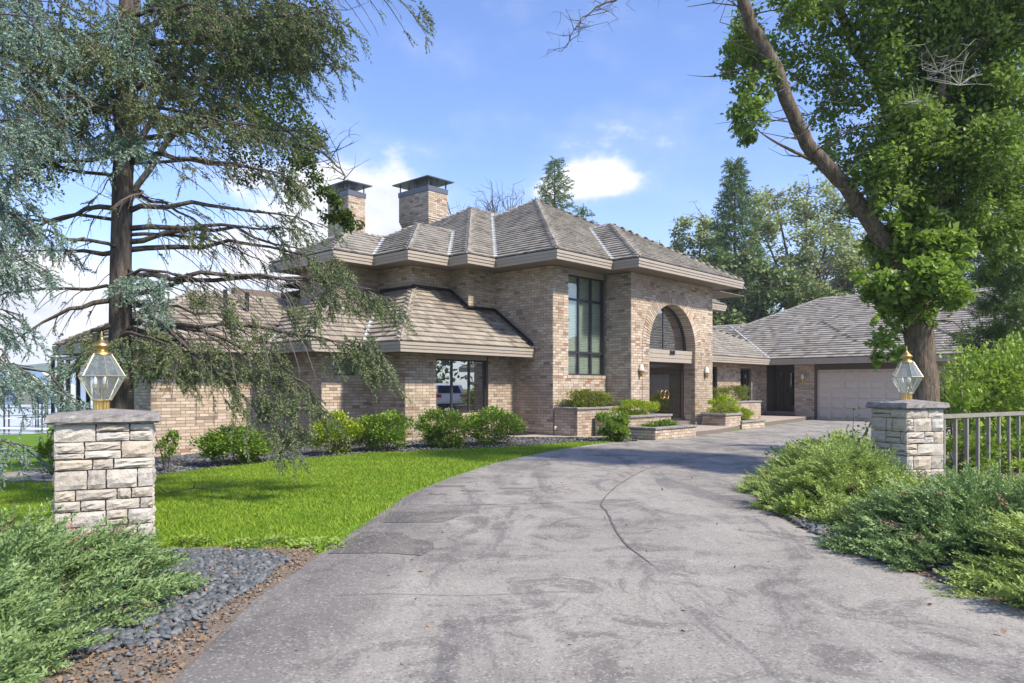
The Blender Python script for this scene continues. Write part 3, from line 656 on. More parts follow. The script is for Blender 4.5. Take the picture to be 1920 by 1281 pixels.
# ------------------------------------------------------------------ roofs
KU, KL = .585, .72
UP = dict(T=(16.38, 28.3, 13.37, 25.0), M2=(15.2, 28, 15.77, 26.4), M3=(13.62, 24, 16.57, 21.6), M4=(12.21, 20, 18.16, 21.7), E=(19.1, 26.03, 12.42, 22), R=(20, 33.0, 16.6, 22.6))
LO = dict(Wd=(12.02, 22, 14.92, 22), S=(10.42, 18, 16.45, 21.6), L=(6.78, 16, 18.4, 23.9))
GA = dict(G=(34.3, 48.3, 6.0, 22.1), WG=(22.0, 38.0, 15.0, 24.2), GL=(34.3, 42.3, 10, 34), G2=(35.5, 49.1, -6, 16))
def height(r, K, x, y):
    return K * min(x - r[0], r[1] - x, y - r[2], r[3] - y)
all_shakes = []
def roofset(name, rects, z0, Ks, sides, E_, wds, mat, excl=None, clipx=None, label=None):
    dk = MB(); rs = list(rects.items()); ro = None
    for i, (nm_, r) in enumerate(rs):                                # deck
        K = Ks[nm_]; x0, x1, y0, y1 = r; zz = z0 + i * .003 - .02
        if clipx and nm_ == 'Wd': pass
        if x1 - x0 >= y1 - y0:
            h = (y1 - y0) / 2; a, b = (x0 + h, y0 + h, zz + K * h), (x1 - h, y0 + h, zz + K * h)
            dk.add([(x0, y0, zz), (x1, y0, zz), (x1, y1, zz), (x0, y1, zz), a, b], ((0, 1, 5, 4), (1, 2, 5), (2, 3, 4, 5), (3, 0, 4)))
        else:
            h = (x1 - x0) / 2; a, b = (x0 + h, y0 + h, zz + K * h), (x0 + h, y1 - h, zz + K * h)
            dk.add([(x0, y0, zz), (x1, y0, zz), (x1, y1, zz), (x0, y1, zz), a, b], ((0, 1, 4), (1, 2, 5, 4), (2, 3, 5), (3, 0, 4, 5)))
    ro = dk.build('roof', M['deck'], house, label=label)
    for i, (nm_, r) in enumerate(rs):
        K = Ks[nm_]; x0, x1, y0, y1 = r; th = math.atan(K); eh = E_ * math.cos(th); hmax = min(x1 - x0, y1 - y0) / 2
        for sd_ in sides.get(nm_, 'xy'):
            nrow = int(hmax / eh) + 1
            for q in range(nrow):
                t0 = q * eh - (.03 if q == 0 else 0)
                if t0 > hmax - .03: break
                a0, a1 = ((x0, x1) if sd_ in 'yY' else (y0, y1)); s_ = a0 + max(t0, 0) + random.uniform(-.15, 0)
                while s_ < a1 - t0:
                    wd = random.uniform(*wds); sc = s_ + wd / 2; tm = min(max(t0, 0) + eh * .5, hmax)
                    p, q2 = max(s_, a0 + max(t0, 0)), min(s_ + wd - .005, a1 - max(t0, 0)); s_ += wd
                    if q2 - p < .03: continue
                    sc = (p + q2) / 2
                    if sd_ == 'y': x, y = sc, y0 + tm
                    elif sd_ == 'x': x, y = x0 + tm, sc
                    elif sd_ == 'Y': x, y = sc, y1 - tm
                    else: x, y = x1 - tm, sc
                    own = K * tm
                    if any(height(rr, Ks[n2], x, y) > own + (.02 if i2 > i else -.004) for i2, (n2, rr) in enumerate(rs) if n2 != nm_): continue
                    if excl and excl(x, y): continue
                    all_shakes.append((ro, mat, sd_, r, K, z0, t0, p, q2, E_, random.uniform(.93, 1.08)))
    return ro
def shake_verts(sd_, r, K, z0, t0, p, q, E_, tf):
    x0, x1, y0, y1 = r; L = 1.22 * E_; th = math.atan(K); c, s_ = math.cos(th), math.sin(th); out = []
    nb, ntp = (.018, .018 + .044 * tf), (.0, .014)
    for dt, nn in ((0, nb), (L, ntp)):
        for n_ in nn:
            for a in (p, q):
                t = t0 + dt * c - n_ * s_; z = z0 + K * t0 + dt * s_ + n_ * c
                if sd_ == 'y': out.append((a, y0 + t, z))
                elif sd_ == 'x': out.append((x0 + t, a, z))
                elif sd_ == 'Y': out.append((a, y1 - t, z))
                else: out.append((x1 - t, a, z))
    return out       # 0,1 butt bottom; 2,3 butt top; 4,5 head bottom; 6,7 head top
SF = ((2, 3, 7, 6), (0, 1, 3, 2), (0, 2, 6, 4), (1, 5, 7, 3), (4, 6, 7, 5), (0, 4, 5, 1))
KUd = {k: KU for k in UP}
r_up = roofset('upper', UP, 5.40, KUd, {'R': 'y', 'T': 'xyX', 'E': 'xyX'}, .235, (.13, .26), 'shake_grey')
def ex_low(x, y): return x > 17.2 or (x > 16.0 and y > 16.6) or (x > 14.42 and y > 17.4) or (x > 13.01 and y > 18.99)
r_lo = roofset('lower', LO, 2.66, dict(Wd=KL, S=KL, L=.55), {}, .235, (.13, .26), 'shake', ex_low)
def ex_ga(x, y): return (x < 25.25 and y > 12) 
r_ga = roofset('garage', GA, 2.83, dict(WG=.5, GL=.5, G=.5, G2=.5), {'WG': 'yX'}, .26, (.20, .30), 'shingle', ex_ga)
def sdist(i):
    ro, mat, sd_, r, K, z0, t0, p, q, E_, tf = all_shakes[i]; s_ = (p + q) / 2
    x, y = (s_, r[2] + t0) if sd_ == 'y' else (r[0] + t0, s_); X, Y = W(x, y)
    return math.hypot(X, Y) + (0 if (ro is r_lo and x > 12 and q - p > .12) else 100)
order = sorted(range(len(all_shakes)), key=sdist); near = set(order[:299]); joined = {}
for i, s_ in enumerate(all_shakes):
    ro, mat = s_[0], s_[1]; v = shake_verts(*s_[2:])
    if i in near:
        o0 = np.mean(v, axis=0); m = MB().add([tuple(np.array(q) - o0) for q in v], SF)
        o = m.build('shingle', M[mat], ro); o.location = o0
    else: joined.setdefault((ro, mat), MB()).add(v, SF)
for (ro, mat), m in joined.items(): m.build('shingles', M[mat], ro, kind='stuff')
def caps(ro, x, y, z0, K, t1, mat, E_=.2, dx=1, dy=1, t_start=0., wd=.15):
    """hip caps climbing (x+dx t, y+dy t)"""
    m = MB(); t = t_start
    while t < t1 - .05:
        u0, u1 = t, min(t + E_ * .85, t1); r_ = random.uniform(-.006, .008); v = []
        for u_, lift in ((u0, .085 + r_), (u1, .055)):
            for lz in (lift, lift - .025):
                zc = z0 + K * u_; v += [(x + dx * (u_ + wd), y + dy * u_, zc + lz - .02), (x + dx * u_, y + dy * u_, zc + lz + .01), (x + dx * u_, y + dy * (u_ + wd), zc + lz - .02)]
        # v: 0-2 butt top, 3-5 butt bottom, 6-8 head top, 9-11 head bottom
        m.add(v, ((0, 1, 7, 6), (1, 2, 8, 7), (0, 3, 4, 1), (1, 4, 5, 2), (0, 6, 9, 3), (2, 5, 11, 8), (3, 9, 10, 4), (4, 10, 11, 5))); t += E_ * .7
    m.build('hip_cap', M[mat], ro)
def ridgecap(ro, a, b, mat, E_=.22, wd=.14, K=.55):
    a, b = np.array(a, float), np.array(b, float); L = np.linalg.norm(b - a); d = (b - a) / L; n = np.array([d[1], -d[0], 0]); m = MB(); t = 0
    while t < L:
        p, q = a + d * t, a + d * min(t + E_ * 1.1, L); r_ = random.uniform(0, .012)
        v = [p + n * wd + (0, 0, .05 - wd * K + r_), p + (0, 0, .075 + r_), p - n * wd + (0, 0, .05 - wd * K + r_), q + n * wd + (0, 0, .03 - wd * K), q + (0, 0, .055), q - n * wd + (0, 0, .03 - wd * K)]
        v += [c_ - np.array((0, 0, .03)) for c_ in v[:3]]
        m.add(v, ((0, 1, 4, 3), (1, 2, 5, 4), (0, 6, 7, 1), (1, 7, 8, 2))); t += E_
    m.build('ridge_cap', M[mat], ro)
def valley(ro, x, y, z0, K, t1, wd=.085, lift=.06, t_s=-.05):
    m = MB(); v = []
    for t in (t_s, t1):
        zc = z0 + K * t
        v += [(x + t + wd, y + t, zc + K * wd * .6 + lift), (x + t, y + t, zc + lift - .005), (x + t, y + t + wd, zc + K * wd * .6 + lift)]
    m.add(v, ((0, 1, 4, 3), (1, 2, 5, 4))); m.build('valley_flashing', M['metal_flash'], ro)
H_ = {k: min(r[1] - r[0], r[3] - r[2]) / 2 for k, r in UP.items()}
for k_ in ('T', 'M2', 'M3', 'M4', 'E'):
    r = UP[k_]; h = H_[k_]; caps(r_up, r[0], r[2], 5.40, KU, h, 'shake_grey'); z = 5.40 + KU * h
    if r[1] - r[0] >= r[3] - r[2]: ridgecap(r_up, (r[0] + h, r[2] + h, z), (r[1] - h, r[2] + h, z), 'shake_grey'); caps(r_up, r[0], r[3], 5.4, KU, h, 'shake_grey', dy=-1)
    else: ridgecap(r_up, (r[0] + h, r[2] + h, z), (r[0] + h, r[3] - h, z), 'shake_grey'); caps(r_up, r[1], r[2], 5.4, KU, h, 'shake_grey', dx=-1)
valley(r_up, 19.1, 13.37, 5.4, KU, 3.35); valley(r_up, 16.38, 15.77, 5.4, KU, 5.15); valley(r_up, 15.2, 16.57, 5.4, KU, 2.4); valley(r_up, 13.62, 18.16, 5.4, KU, 1.65)
caps(r_lo, 12.02, 14.92, 2.66, KL, 2.42, 'shake'); caps(r_lo, 10.42, 16.45, 2.66, KL, 2.5, 'shake'); caps(r_lo, 6.78, 18.4, 2.66, .55, 2.75, 'shake'); caps(r_lo, 6.78, 23.9, 2.66, .55, 2.75, 'shake', dy=-1)
ridgecap(r_lo, (9.53, 21.15, 2.66 + 1.51), (13.0, 21.15, 2.66 + 1.51), 'shake')
valley(r_lo, 12.02, 16.45, 2.66, KL, 2.3); valley(r_lo, 10.42, 18.4, 2.66, .65, 1.2)
for k_ in ('G', 'G2'):
    r = GA[k_]; h = 7 if k_ == 'G' else 6.8; z = 2.83 + .5 * h
    caps(r_ga, r[0], r[2], 2.83, .5, h, 'shake_grey'); caps(r_ga, r[0], r[3], 2.83, .5, h, 'shake_grey', dy=-1)
    ridgecap(r_ga, (r[0] + h, r[2] + h, z), (r[0] + h, r[3] - h, z), 'shake_grey')
ridgecap(r_ga, (38.3, 18.2, 4.83), (38.3, 30, 4.83), 'shake_grey'); ridgecap(r_ga, (26.6, 19.6, 5.13), (33.4, 19.6, 5.13), 'shake_grey')
caps(r_ga, 38.0, 15.0, 2.83, .5, 4.6, 'shake_grey', dx=-1, t_start=2.0); valley(r_ga, 34.3, 15.0, 2.83, .5, 4.0, wd=.07)
# black step flashing where the lower roof meets the upper walls
fl = MB()
def flash(a, b, up=.10):
    a, b = np.array(a, float), np.array(b, float); n = np.array((-.03, -.03, 0))
    fl.add([a + n, b + n, b + n + (0, 0, up), a + n + (0, 0, up), a + n * 6 + (0, 0, .03), b + n * 6 + (0, 0, .03)], ((0, 1, 2, 3), (4, 5, 1, 0)))
zl = lambda y: 2.66 + KL * (y - 14.92) + .05
flash((14.42, 17.37, zl(17.37)), (16.0, 17.37, zl(17.37))); flash((16.0, 17.37, zl(17.37)), (16.0, 16.57, zl(16.57))); flash((16.0, 16.57, zl(16.57)), (17.18, 16.57, zl(16.57))); flash((17.18, 16.57, zl(16.57)), (17.18, 14.95, zl(14.95)))
flash((14.42, 18.9, 2.71 + KL * 2.4), (14.42, 17.37, 2.71 + KL * 2.4))
fl.build('step_flashing', M['black_flash'], r_lo)

def fascia(poly, normals, ztop, ro):
    prof = [(.05, .0), (.05, -.08), (.030, -.08), (.030, -.165), (.010, -.165), (.010, -.255), (-.06, -.255)]; m = MB(); n = len(poly)
    for i, (x, y) in enumerate(poly):
        n0 = normals[max(i - 1, 0)]; n1 = normals[min(i, n - 2)]; sx_ = n0[0] if n0[0] else n1[0]; sy_ = n0[1] if n0[1] else n1[1]
        if n0 == n1: sx_, sy_ = n0
        for o_, z_ in prof: m.v.append((x + sx_ * o_, y + sy_ * o_, ztop + z_))
    k = len(prof)
    for i in range(n - 1):
        for j in range(k - 1): m.f.append((i * k + j, i * k + j + 1, (i + 1) * k + j + 1, (i + 1) * k + j))
    m.build('fascia', M['trim'], ro)
NX, NY, PX = (-1, 0), (0, -1), (1, 0)
fascia([(12.21, 21.7), (12.21, 18.16), (13.62, 18.16), (13.62, 16.57), (15.2, 16.57), (15.2, 15.77), (16.38, 15.77), (16.38, 13.37), (19.1, 13.37), (19.1, 12.42), (26.03, 12.42), (26.03, 22)],
       [NX, NY, NX, NY, NX, NY, NX, NY, NX, NY, PX], 5.37, r_up)
fascia([(26, 16.6), (33.0, 16.6), (33.0, 22)], [NY, PX], 5.37, r_up)
fascia([(9.5, 23.9), (6.78, 23.9), (6.78, 18.4), (10.42, 18.4), (10.42, 16.45), (12.02, 16.45), (12.02, 14.92), (17.14, 14.92)], [(0, 1), NX, NY, NX, NY, NX, NY], 2.64, r_lo)
fascia([(25.25, 15.0), (34.3, 15.0), (34.3, 6.0), (35.5, 6.0), (35.5, -6)], [NY, NX, NY, NX], 2.81, r_ga)
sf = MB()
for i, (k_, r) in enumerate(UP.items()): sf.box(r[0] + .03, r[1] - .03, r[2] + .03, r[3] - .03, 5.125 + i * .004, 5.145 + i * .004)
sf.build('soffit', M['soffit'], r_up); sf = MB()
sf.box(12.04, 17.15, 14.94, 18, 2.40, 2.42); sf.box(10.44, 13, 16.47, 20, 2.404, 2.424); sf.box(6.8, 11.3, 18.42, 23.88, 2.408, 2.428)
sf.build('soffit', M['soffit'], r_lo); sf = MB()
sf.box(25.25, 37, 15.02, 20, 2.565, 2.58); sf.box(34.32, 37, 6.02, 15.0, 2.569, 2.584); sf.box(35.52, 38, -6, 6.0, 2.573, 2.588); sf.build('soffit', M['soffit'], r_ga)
# chimneys
def chimney(x, y, wx, wy, zt, wide):
    m = MB(); m.box(x, x + wx, y, y + wy, 5, zt); co = m.build('chimney', M['mortar'], house); b = MB(); z = 6.2; row = 0
    while z < zt - .02:
        f = 0 if not wide else min(max((z - (zt - 1.55)) / .45, 0), 1) * .16
        for kind, c, a0, a1 in (('u', y - f, x - f, x + wx + f), ('v', x - f, y - f, y + wy + f)):
            s_ = a0 - (LEN_B / 2 if row % 2 else 0)
            while s_ < a1:
                p, q = max(s_, a0), min(s_ + LEN_B - J, a1); s_ += LEN_B
                if q - p > .02: b.kbox(kind, c, p, q, -.01, .2, z, z + H_B - J)
        z += H_B; row += 1
    b.build('chimney_bricks', M['brick'], co, kind='stuff')
    f = .16 if wide else 0; c = MB(); c.box(x - f - .03, x + wx + f + .03, y - f - .03, y + wy + f + .03, zt - .01, zt + .2)
    for i in (0, .5, 1):
        for j in (0, .5, 1):
            if i == .5 and j == .5: continue
            px_, py_ = x - f + .04 + i * (wx + 2 * f - .08), y - f + .04 + j * (wy + 2 * f - .08); c.box(px_ - .02, px_ + .02, py_ - .02, py_ + .02, zt + .2, zt + .5)
    c.box(x + .3, x + wx - .3, y + .3, y + wy - .3, zt + .2, zt + .42); g = .22 + f; h = zt + .5
    c.add([(x - g, y - g, h), (x + wx + g, y - g, h), (x + wx + g, y + wy + g, h), (x - g, y + wy + g, h), (x - g, y - g, h + .04), (x + wx + g, y - g, h + .04), (x + wx + g, y + wy + g, h + .04), (x - g, y + wy + g, h + .04), (x + wx / 2, y + wy / 2, h + .3)],
          ((0, 3, 2, 1), (0, 1, 5, 4), (1, 2, 6, 5), (2, 3, 7, 6), (3, 0, 4, 7), (4, 5, 8), (5, 6, 8), (6, 7, 8), (7, 4, 8)))
    c.build('chimney_cap', M['cap_metal'], co)
chimney(20.55, 23.65, .72, 1.6, 9.66, True); chimney(18.2, 26.0, .84, 1.5, 9.49, False)
for x, y, z in ((19.6, 24.6, 7.9), (19.2, 25.2, 7.6)):
    MB().tube([(x, y, 5), (x, y, z - .25)], .09, 8).tube([(x, y, z - .3), (x, y, z)], .12, 8).build('vent_pipe', M['cap_metal'], r_up)
for x, y in ((9.9, 20.0), (10.6, 20.1)): MB().tube([(x, y, 3), (x, y, 4.2)], .06, 8).build('vent_pipe', M['black'], r_lo)

# ------------------------------------------------------------------ entry walk, planters
wk = MB(); wp = [(20.2, 11.3), (22.0, 11.35), (25.2, 12.05), (29, 12.55), (34.95, 13.3), (34.95, 15.75), (25.3, 15.75), (25.3, 13.2), (19.2, 13.2), (19.2, 12.4)]
n_ = len(wp); wk.v += [(*W(x, y), .155) for x, y in wp] + [(*W(x, y), -.05) for x, y in wp]; wk.f.append(tuple(range(n_))); 
for i in range(n_): wk.f.append((i, (i + 1) % n_, n_ + (i + 1) % n_, n_ + i)[::-1])
wko = wk.build('entry_walk', M['concrete'], kind='structure')
kb = MB()
for (a, b) in zip(wp[:4], wp[1:5]):
    (ax, ay), (bx, by) = W(*a), W(*b); d = np.array([bx - ax, by - ay]); d /= np.linalg.norm(d); n2_ = np.array([d[1], -d[0]]) * .012
    kb.add([(ax + n2_[0], ay + n2_[1], .0), (bx + n2_[0], by + n2_[1], .0), (bx + n2_[0], by + n2_[1], .13), (ax + n2_[0], ay + n2_[1], .13)], [(0, 1, 2, 3)])
kb.build('kerb_face', M['concrete_dark'], wko)
def planter(x0, x1, y0, y1, zb, zt, label, ang=0):
    o = empty('brick_planter', (0, 0, 0), math.pi / 2 - TH, label, 'planter', 'brick planters beside the entry doors')
    m = MB(); t = .2; m.box(x0, x1, y0, y0 + t, zb, zt); m.box(x0, x0 + t, y0 + t, y1, zb, zt); m.box(x1 - t, x1, y0 + t, y1, zb, zt); m.build('core', M['mortar'], o)
    MB().box(x0 + t, x1 - t, y0 + t, y1, zb, zt - .04).build('soil', M['soil'], o)
    row = 0; z = zb + .005
    while z < zt - .03:
        for kind, c, a0, a1 in (('u', y0, x0, x1), ('v', x0, y0, y1)):
            s_ = a0 - (LEN_B / 2 if row % 2 else 0)
            while s_ < a1:
                p, q = max(s_, a0), min(s_ + LEN_B - J, a1); s_ += LEN_B
                if q - p < .03: continue
                b = bpy.data.objects.new('brick', unit_brick); COL.objects.link(b); b.parent = o; pr = .01 + random.uniform(-.003, .003); d = pr + .02; cc = c + (.02 - pr) / 2; h2 = min(H_B - J, zt - z)
                b.location = ((p + q) / 2, cc, z + h2 / 2) if kind == 'u' else (cc, (p + q) / 2, z + h2 / 2); b.scale = (q - p, d, h2) if kind == 'u' else (d, q - p, h2)
        z += H_B; row += 1
    c = MB()
    def slab(a0, a1, b0, b1):
        n = max(1, round(max(a1 - a0, b1 - b0) / .9)); 
        for i in range(n):
            if a1 - a0 > b1 - b0: c.box(a0 + (a1 - a0) * i / n + .004, a0 + (a1 - a0) * (i + 1) / n - .004, b0, b1, zt, zt + .065 + random.random() * .006)
            else: c.box(a0, a1, b0 + (b1 - b0) * i / n + .004, b0 + (b1 - b0) * (i + 1) / n - .004, zt, zt + .065 + random.random() * .006)
    slab(x0 - .05, x1 + .05, y0 - .05, y0 + .24); slab(x0 - .05, x0 + .24, y0 + .245, y1); slab(x1 - .24, x1 + .05, y0 + .245, y1)
    co = c.build('coping', M['slab'], o); bv = co.modifiers.new('bevel', 'BEVEL'); bv.width = .018; bv.segments = 2
    return o
planter(17.19, 19.3, 13.27, 14.12, -.05, .82, 'tall brick planter left of the entry, holding the long olive shrub')
planter(17.95, 20.75, 12.3, 13.19, -.05, .57, 'middle height brick planter left of the glass doors, behind the round bush')
planter(17.9, 20.15, 11.1, 12.2, -.05, .29, 'low brick planter at the kerb left of the doors, filled with low green plants')
planter(23.75, 24.9, 11.95, 12.8, .15, .50, 'middle brick planter right of the glass doors with bright yellow green shrub')
planter(24.9, 26.75, 11.9, 12.75, .0, .22, 'lowest brick planter at the kerb right of the glass doors')
planter(27.4, 30.2, 13.6, 14.8, .1, .86, 'tall brick planter right of the glass doors in front of the dark window')

# ------------------------------------------------------------------ stone pillars, lanterns, fence
def stone_pillar(cx, cy, rz, s, h, zb, cap, label, seed):
    rs = random.Random(seed); o = empty('stone_pillar', (cx, cy, zb), rz, label, 'pillar', 'stone pillars either side of the driveway')
    MB().box(-s / 2 + .02, s / 2 - .02, -s / 2 + .02, s / 2 - .02, -.3, h).build('mortar_core', M['mortar'], o)
    faces = [((0, -1), (1, 0)), ((1, 0), (0, 1)), ((0, 1), (-1, 0)), ((-1, 0), (0, -1))]
    z = -.12
    while z < h - .02:
        H0 = rs.choice((.10, .12, .145, .16, .18))
        if h - (z + H0) < .09: H0 = h - z
        for (nx_, ny_), (tx, ty) in faces:
            x = -s / 2 - .012
            while x < s / 2 - .01:
                wd = rs.choice((.12, .17, .22, .28, .36)) * (.9 + .2 * rs.random()); x1 = x + wd
                if s / 2 - x1 < .09: x1 = s / 2 + .012
                parts = [(z, z + H0)]
                if rs.random() < .33 and H0 > .115: c_ = rs.uniform(.35, .65) * H0; parts = [(z, z + c_), (z + c_, z + H0)]
                for za, zb_ in parts:
                    a, b, e0, e1 = x + .006, x1 - .006, za + .006, zb_ - .006; NU, NV = 5, 4; pr = .015 + rs.random() * .022; m = MB(); g = []
                    for j in range(NV + 1):
                        for i in range(NU + 1):
                            u_, v_ = i / NU, j / NV; edge = min(u_, 1 - u_, v_, 1 - v_); k_ = 0 if edge == 0 else 1
                            uu = a + (b - a) * u_ + (rs.uniform(-.006, .006) if edge == 0 and 0 < v_ < 1 else 0); zz = e0 + (e1 - e0) * v_ + (rs.uniform(-.005, .005) if edge == 0 else rs.uniform(-.006, .006))
                            d = s / 2 + (pr * .45 if k_ == 0 else pr + rs.uniform(-.009, .010))
                            g.append((nx_ * d + tx * uu, ny_ * d + ty * uu, zz))
                    bk_ = [(nx_ * (s / 2 - .015) + tx * q, ny_ * (s / 2 - .015) + ty * q, zz) for q, zz in ((a, e0), (b, e0), (b, e1), (a, e1))]
                    m.add(g + bk_, [(j * (NU + 1) + i, j * (NU + 1) + i + 1, (j + 1) * (NU + 1) + i + 1, (j + 1) * (NU + 1) + i) for j in range(NV) for i in range(NU)]); n = len(g); W1 = NU + 1
                    m.f += [tuple(range(0, W1))[::-1] + (n, n + 1), tuple(j * W1 + NU for j in range(NV + 1))[::-1] + (n + 1, n + 2), tuple(NV * W1 + i for i in range(W1)) + (n + 2, n + 3), tuple(j * W1 for j in range(NV + 1)) + (n + 3, n)]
                    m.build('stone', M['stone'], o)
                x = x1
        z += H0
    c = MB(); n = 10; q = cap / 2
    rows = [(-.0, q - .03), (.02, q + .0), (.055, q - .008), (.085, q - .02)]
    for zz, r_ in rows:
        for k_ in range(4 * n):
            sd_, f = divmod(k_, n); t = -1 + 2 * f / n; p = [(t, -1), (1, t), (-t, 1), (-1, -t)][sd_]; jx = rs.uniform(-.011, .011)
            c.v.append((p[0] * (r_ + jx), p[1] * (r_ + jx), h + zz + rs.uniform(-.005, .005)))
    K = 4 * n
    for i in range(3):
        for k_ in range(K): c.f.append((i * K + k_, i * K + (k_ + 1) % K, (i + 1) * K + (k_ + 1) % K, (i + 1) * K + k_))
    c.v.append((0, 0, h + .135)); c.f += [(3 * K + k_, 3 * K + (k_ + 1) % K, 4 * K) for k_ in range(K)]; c.v.append((0, 0, h)); c.f += [((k_ + 1) % K, k_, 4 * K + 1) for k_ in range(K)]
    c.build('cap_stone', M['slab'], o); return h + .135 + zb
def lantern(cx, cy, z, rz, label, sc=1.0):
    o = empty('post_lantern', (cx, cy, z - .03), rz, label, 'lantern', 'glass lanterns on the stone pillars'); o.scale = (sc,) * 3
    col = MB(); k = 32
    for zz in (0, .095):
        for j in range(k): r_ = .070 if j % 2 else .062; t = 2 * math.pi * j / k; col.v.append((r_ * math.cos(t), r_ * math.sin(t), zz))
    col.f += [(j, (j + 1) % k, k + (j + 1) % k, k + j) for j in range(k)]; col.lathe([(.0, .1), (.085, .1), (.085, .11), (0, .11)], 12); col.build('collar', M['brass'], o)
    zr = ((.11, .085), (.335, .207), (.545, .085)); fr = MB()
    P = [[(r_ * math.cos(j * math.pi / 3), r_ * math.sin(j * math.pi / 3), zz) for j in range(6)] for zz, r_ in zr]
    for a in range(3):
        for j in range(6): fr.tube([P[a][j], P[a][(j + 1) % 6]], .0065, 4)
    for a in range(2):
        for j in range(6): fr.tube([P[a][j], P[a + 1][j]], .0060, 4)
    fr.build('frame', M['brass_pale'], o)
    for a in range(2):
        for j in range(6): q = (j + 1) % 6; MB().add([P[a][j], P[a][q], P[a + 1][q], P[a + 1][j]], [(0, 1, 2, 3)]).build('pane', M['glass_lamp'], o)
    MB().lathe([(.09, .54), (.085, .56), (.045, .575), (.04, .59), (.072, .61), (.078, .63), (.05, .65), (.035, .675), (.012, .69), (.008, .71), (.014, .72), (.006, .735), (.010, .745), (0, .765)], 14).build('finial', M['brass'], o, smooth=True)
    cd = MB(); cd.tube([(0, 0, .11), (0, 0, .22)], .008, 6)
    for j in range(3):
        t = j * 2.09 + .4; x, y = .055 * math.cos(t), .055 * math.sin(t); cd.tube([(0, 0, .17), (x * .6, y * .6, .16), (x, y, .19), (x, y, .22)], .006, 5); cd.lathe([(.012, .21), (.024, .225), (.024, .262), (0, .262)], 8, (x, y))
    cd.build('candle_cluster', M['brass_pale'], o, smooth=False)
    for j in range(3):
        t = j * 2.09 + .4; MB().lathe([(.016, .262), (.020, .29), (.012, .315), (0, .335)], 8, (.055 * math.cos(t), .055 * math.sin(t))).build('bulb', M['white'], o, smooth=True)
c0 = pt(200, HZ, 6.98); r0_ = unit(c0[:2]); cL = c0[:2] + r0_ * .36; tL = math.atan2(r0_[1], r0_[0]) - math.pi / 2
zt_ = stone_pillar(cL[0], cL[1], tL - .035, .78, 1.15, -.03, .94, 'wide cream stone pillar standing in the grass on the left of the driveway', 11)
lantern(cL[0] - .02, cL[1] - .05, zt_, tL + math.pi / 6 + .22, 'larger hexagonal brass and glass lantern on the left stone pillar', 1.02)
cR = pt(1700, HZ, 10.25)[:2]; tR = math.atan2(cR[1], cR[0]) - math.pi / 2 + math.pi / 4
zt_ = stone_pillar(cR[0], cR[1], tR, .60, 1.19, -.02, .735, 'grey white stone pillar on the right, set cornerwise at the end of the fence', 23)
lantern(cR[0], cR[1], zt_, .35, 'smaller looking brass and glass lantern on the right stone pillar before the tree', .98)
fe = empty('metal_fence', (5.8, 10.1, 0), 0, 'brown grey metal railing with square balusters running right from the stone pillar', 'fence')
f0, f1 = pt(1757, 778, 10.15), pt(1920, 772, 11.6); fd = f1 - f0; fd[2] = 0; fdn = fd / np.linalg.norm(fd); fn_ = np.array([-fdn[1], fdn[0], 0])
def obox(m, a, b, hw, z0, z1):
    v = []
    for z in (z0, z1): v += [(*(a + fn_ * hw)[:2], z), (*(b + fn_ * hw)[:2], z), (*(b - fn_ * hw)[:2], z), (*(a - fn_ * hw)[:2], z)]
    return m.add(v, ((0, 1, 2, 3), (4, 7, 6, 5), (0, 4, 5, 1), (1, 5, 6, 2), (2, 6, 7, 3), (3, 7, 4, 0)))
org = np.array([5.8, 10.1, 0]); fL = np.linalg.norm(fd) * 2.4
obox(MB(), f0 - org, f0 + fdn * fL - org, .035, 1.035, 1.09).build('rail', M['fence'], fe); obox(MB(), f0 - org, f0 + fdn * fL - org, .02, .10, .14).build('rail', M['fence'], fe)
d_ = .17
while d_ < fL: a = f0 + fdn * d_ - org; obox(MB(), a - fdn * .02, a + fdn * .02, .02, .0, 1.035).build('baluster', M['fence'], fe); d_ += .322

# ------------------------------------------------------------------ foliage tools
def leaf_t(w_=.5, fold=.12):                       # folded leaf, length 1 along y
    return np.array([(0, 0, 0), (-w_ * .8, .3, fold), (w_ * .8, .3, fold), (-w_ * .6, .68, fold * .8), (w_ * .6, .68, fold * .8), (0, 1, -.08), (0, .5, 0)]), \
        np.array([(0, 6, 1), (0, 2, 6), (1, 6, 3), (6, 2, 4), (3, 6, 5), (6, 4, 5)])
def leaf_m(w_=.4, f=.1): return np.array([(0, 0, 0), (-w_, .42, f), (w_, .42, f), (0, .45, 0), (0, 1, -.05)]), np.array([(0, 3, 1), (0, 2, 3), (1, 3, 4), (3, 2, 4)])
def leaf_s(w_=.45): return np.array([(0, 0, 0), (w_, .45, .1), (0, 1, 0), (-w_, .45, .1)]), np.array([(0, 1, 2), (0, 2, 3)])
def spray_t(n=11, seed=0, droop=.12, lw=.045, ll=.20, rings=2):
    """feathery shoot of length 1 along y: side branchlets bearing narrow leaflets"""
    r = np.random.default_rng(seed); V, Fc = [], []
    def tri(p, d, w_, L):
        s = np.cross(d, r.normal(size=3)); s /= np.linalg.norm(s) + 1e-9; b = len(V); V.extend([p - s * w_, p + s * w_, p + d * L]); Fc.append((b, b + 1, b + 2))
    for i in range(n):
        t = (i + .6) / n; p = np.array([0, t, -droop * t * t])
        for sg in (-1, 1):
            ang = r.uniform(.5, .9); d = np.array([sg * math.sin(ang), math.cos(ang), r.uniform(-.25, .35)]); L = ll * (1.15 - .75 * t) * r.uniform(.7, 1.2)
            tri(p, d, lw * .5, L * 1.1)
            for q in np.linspace(.3, 1, rings + 1):
                e = d + r.normal(0, .45, 3); e /= np.linalg.norm(e); tri(p + d * L * q, e, lw * .5, L * .55)
    tri(np.array([0, .75, -droop * .6]), np.array([0, 1, 0.]), lw * .6, .3)
    return np.array(V), np.array(Fc)
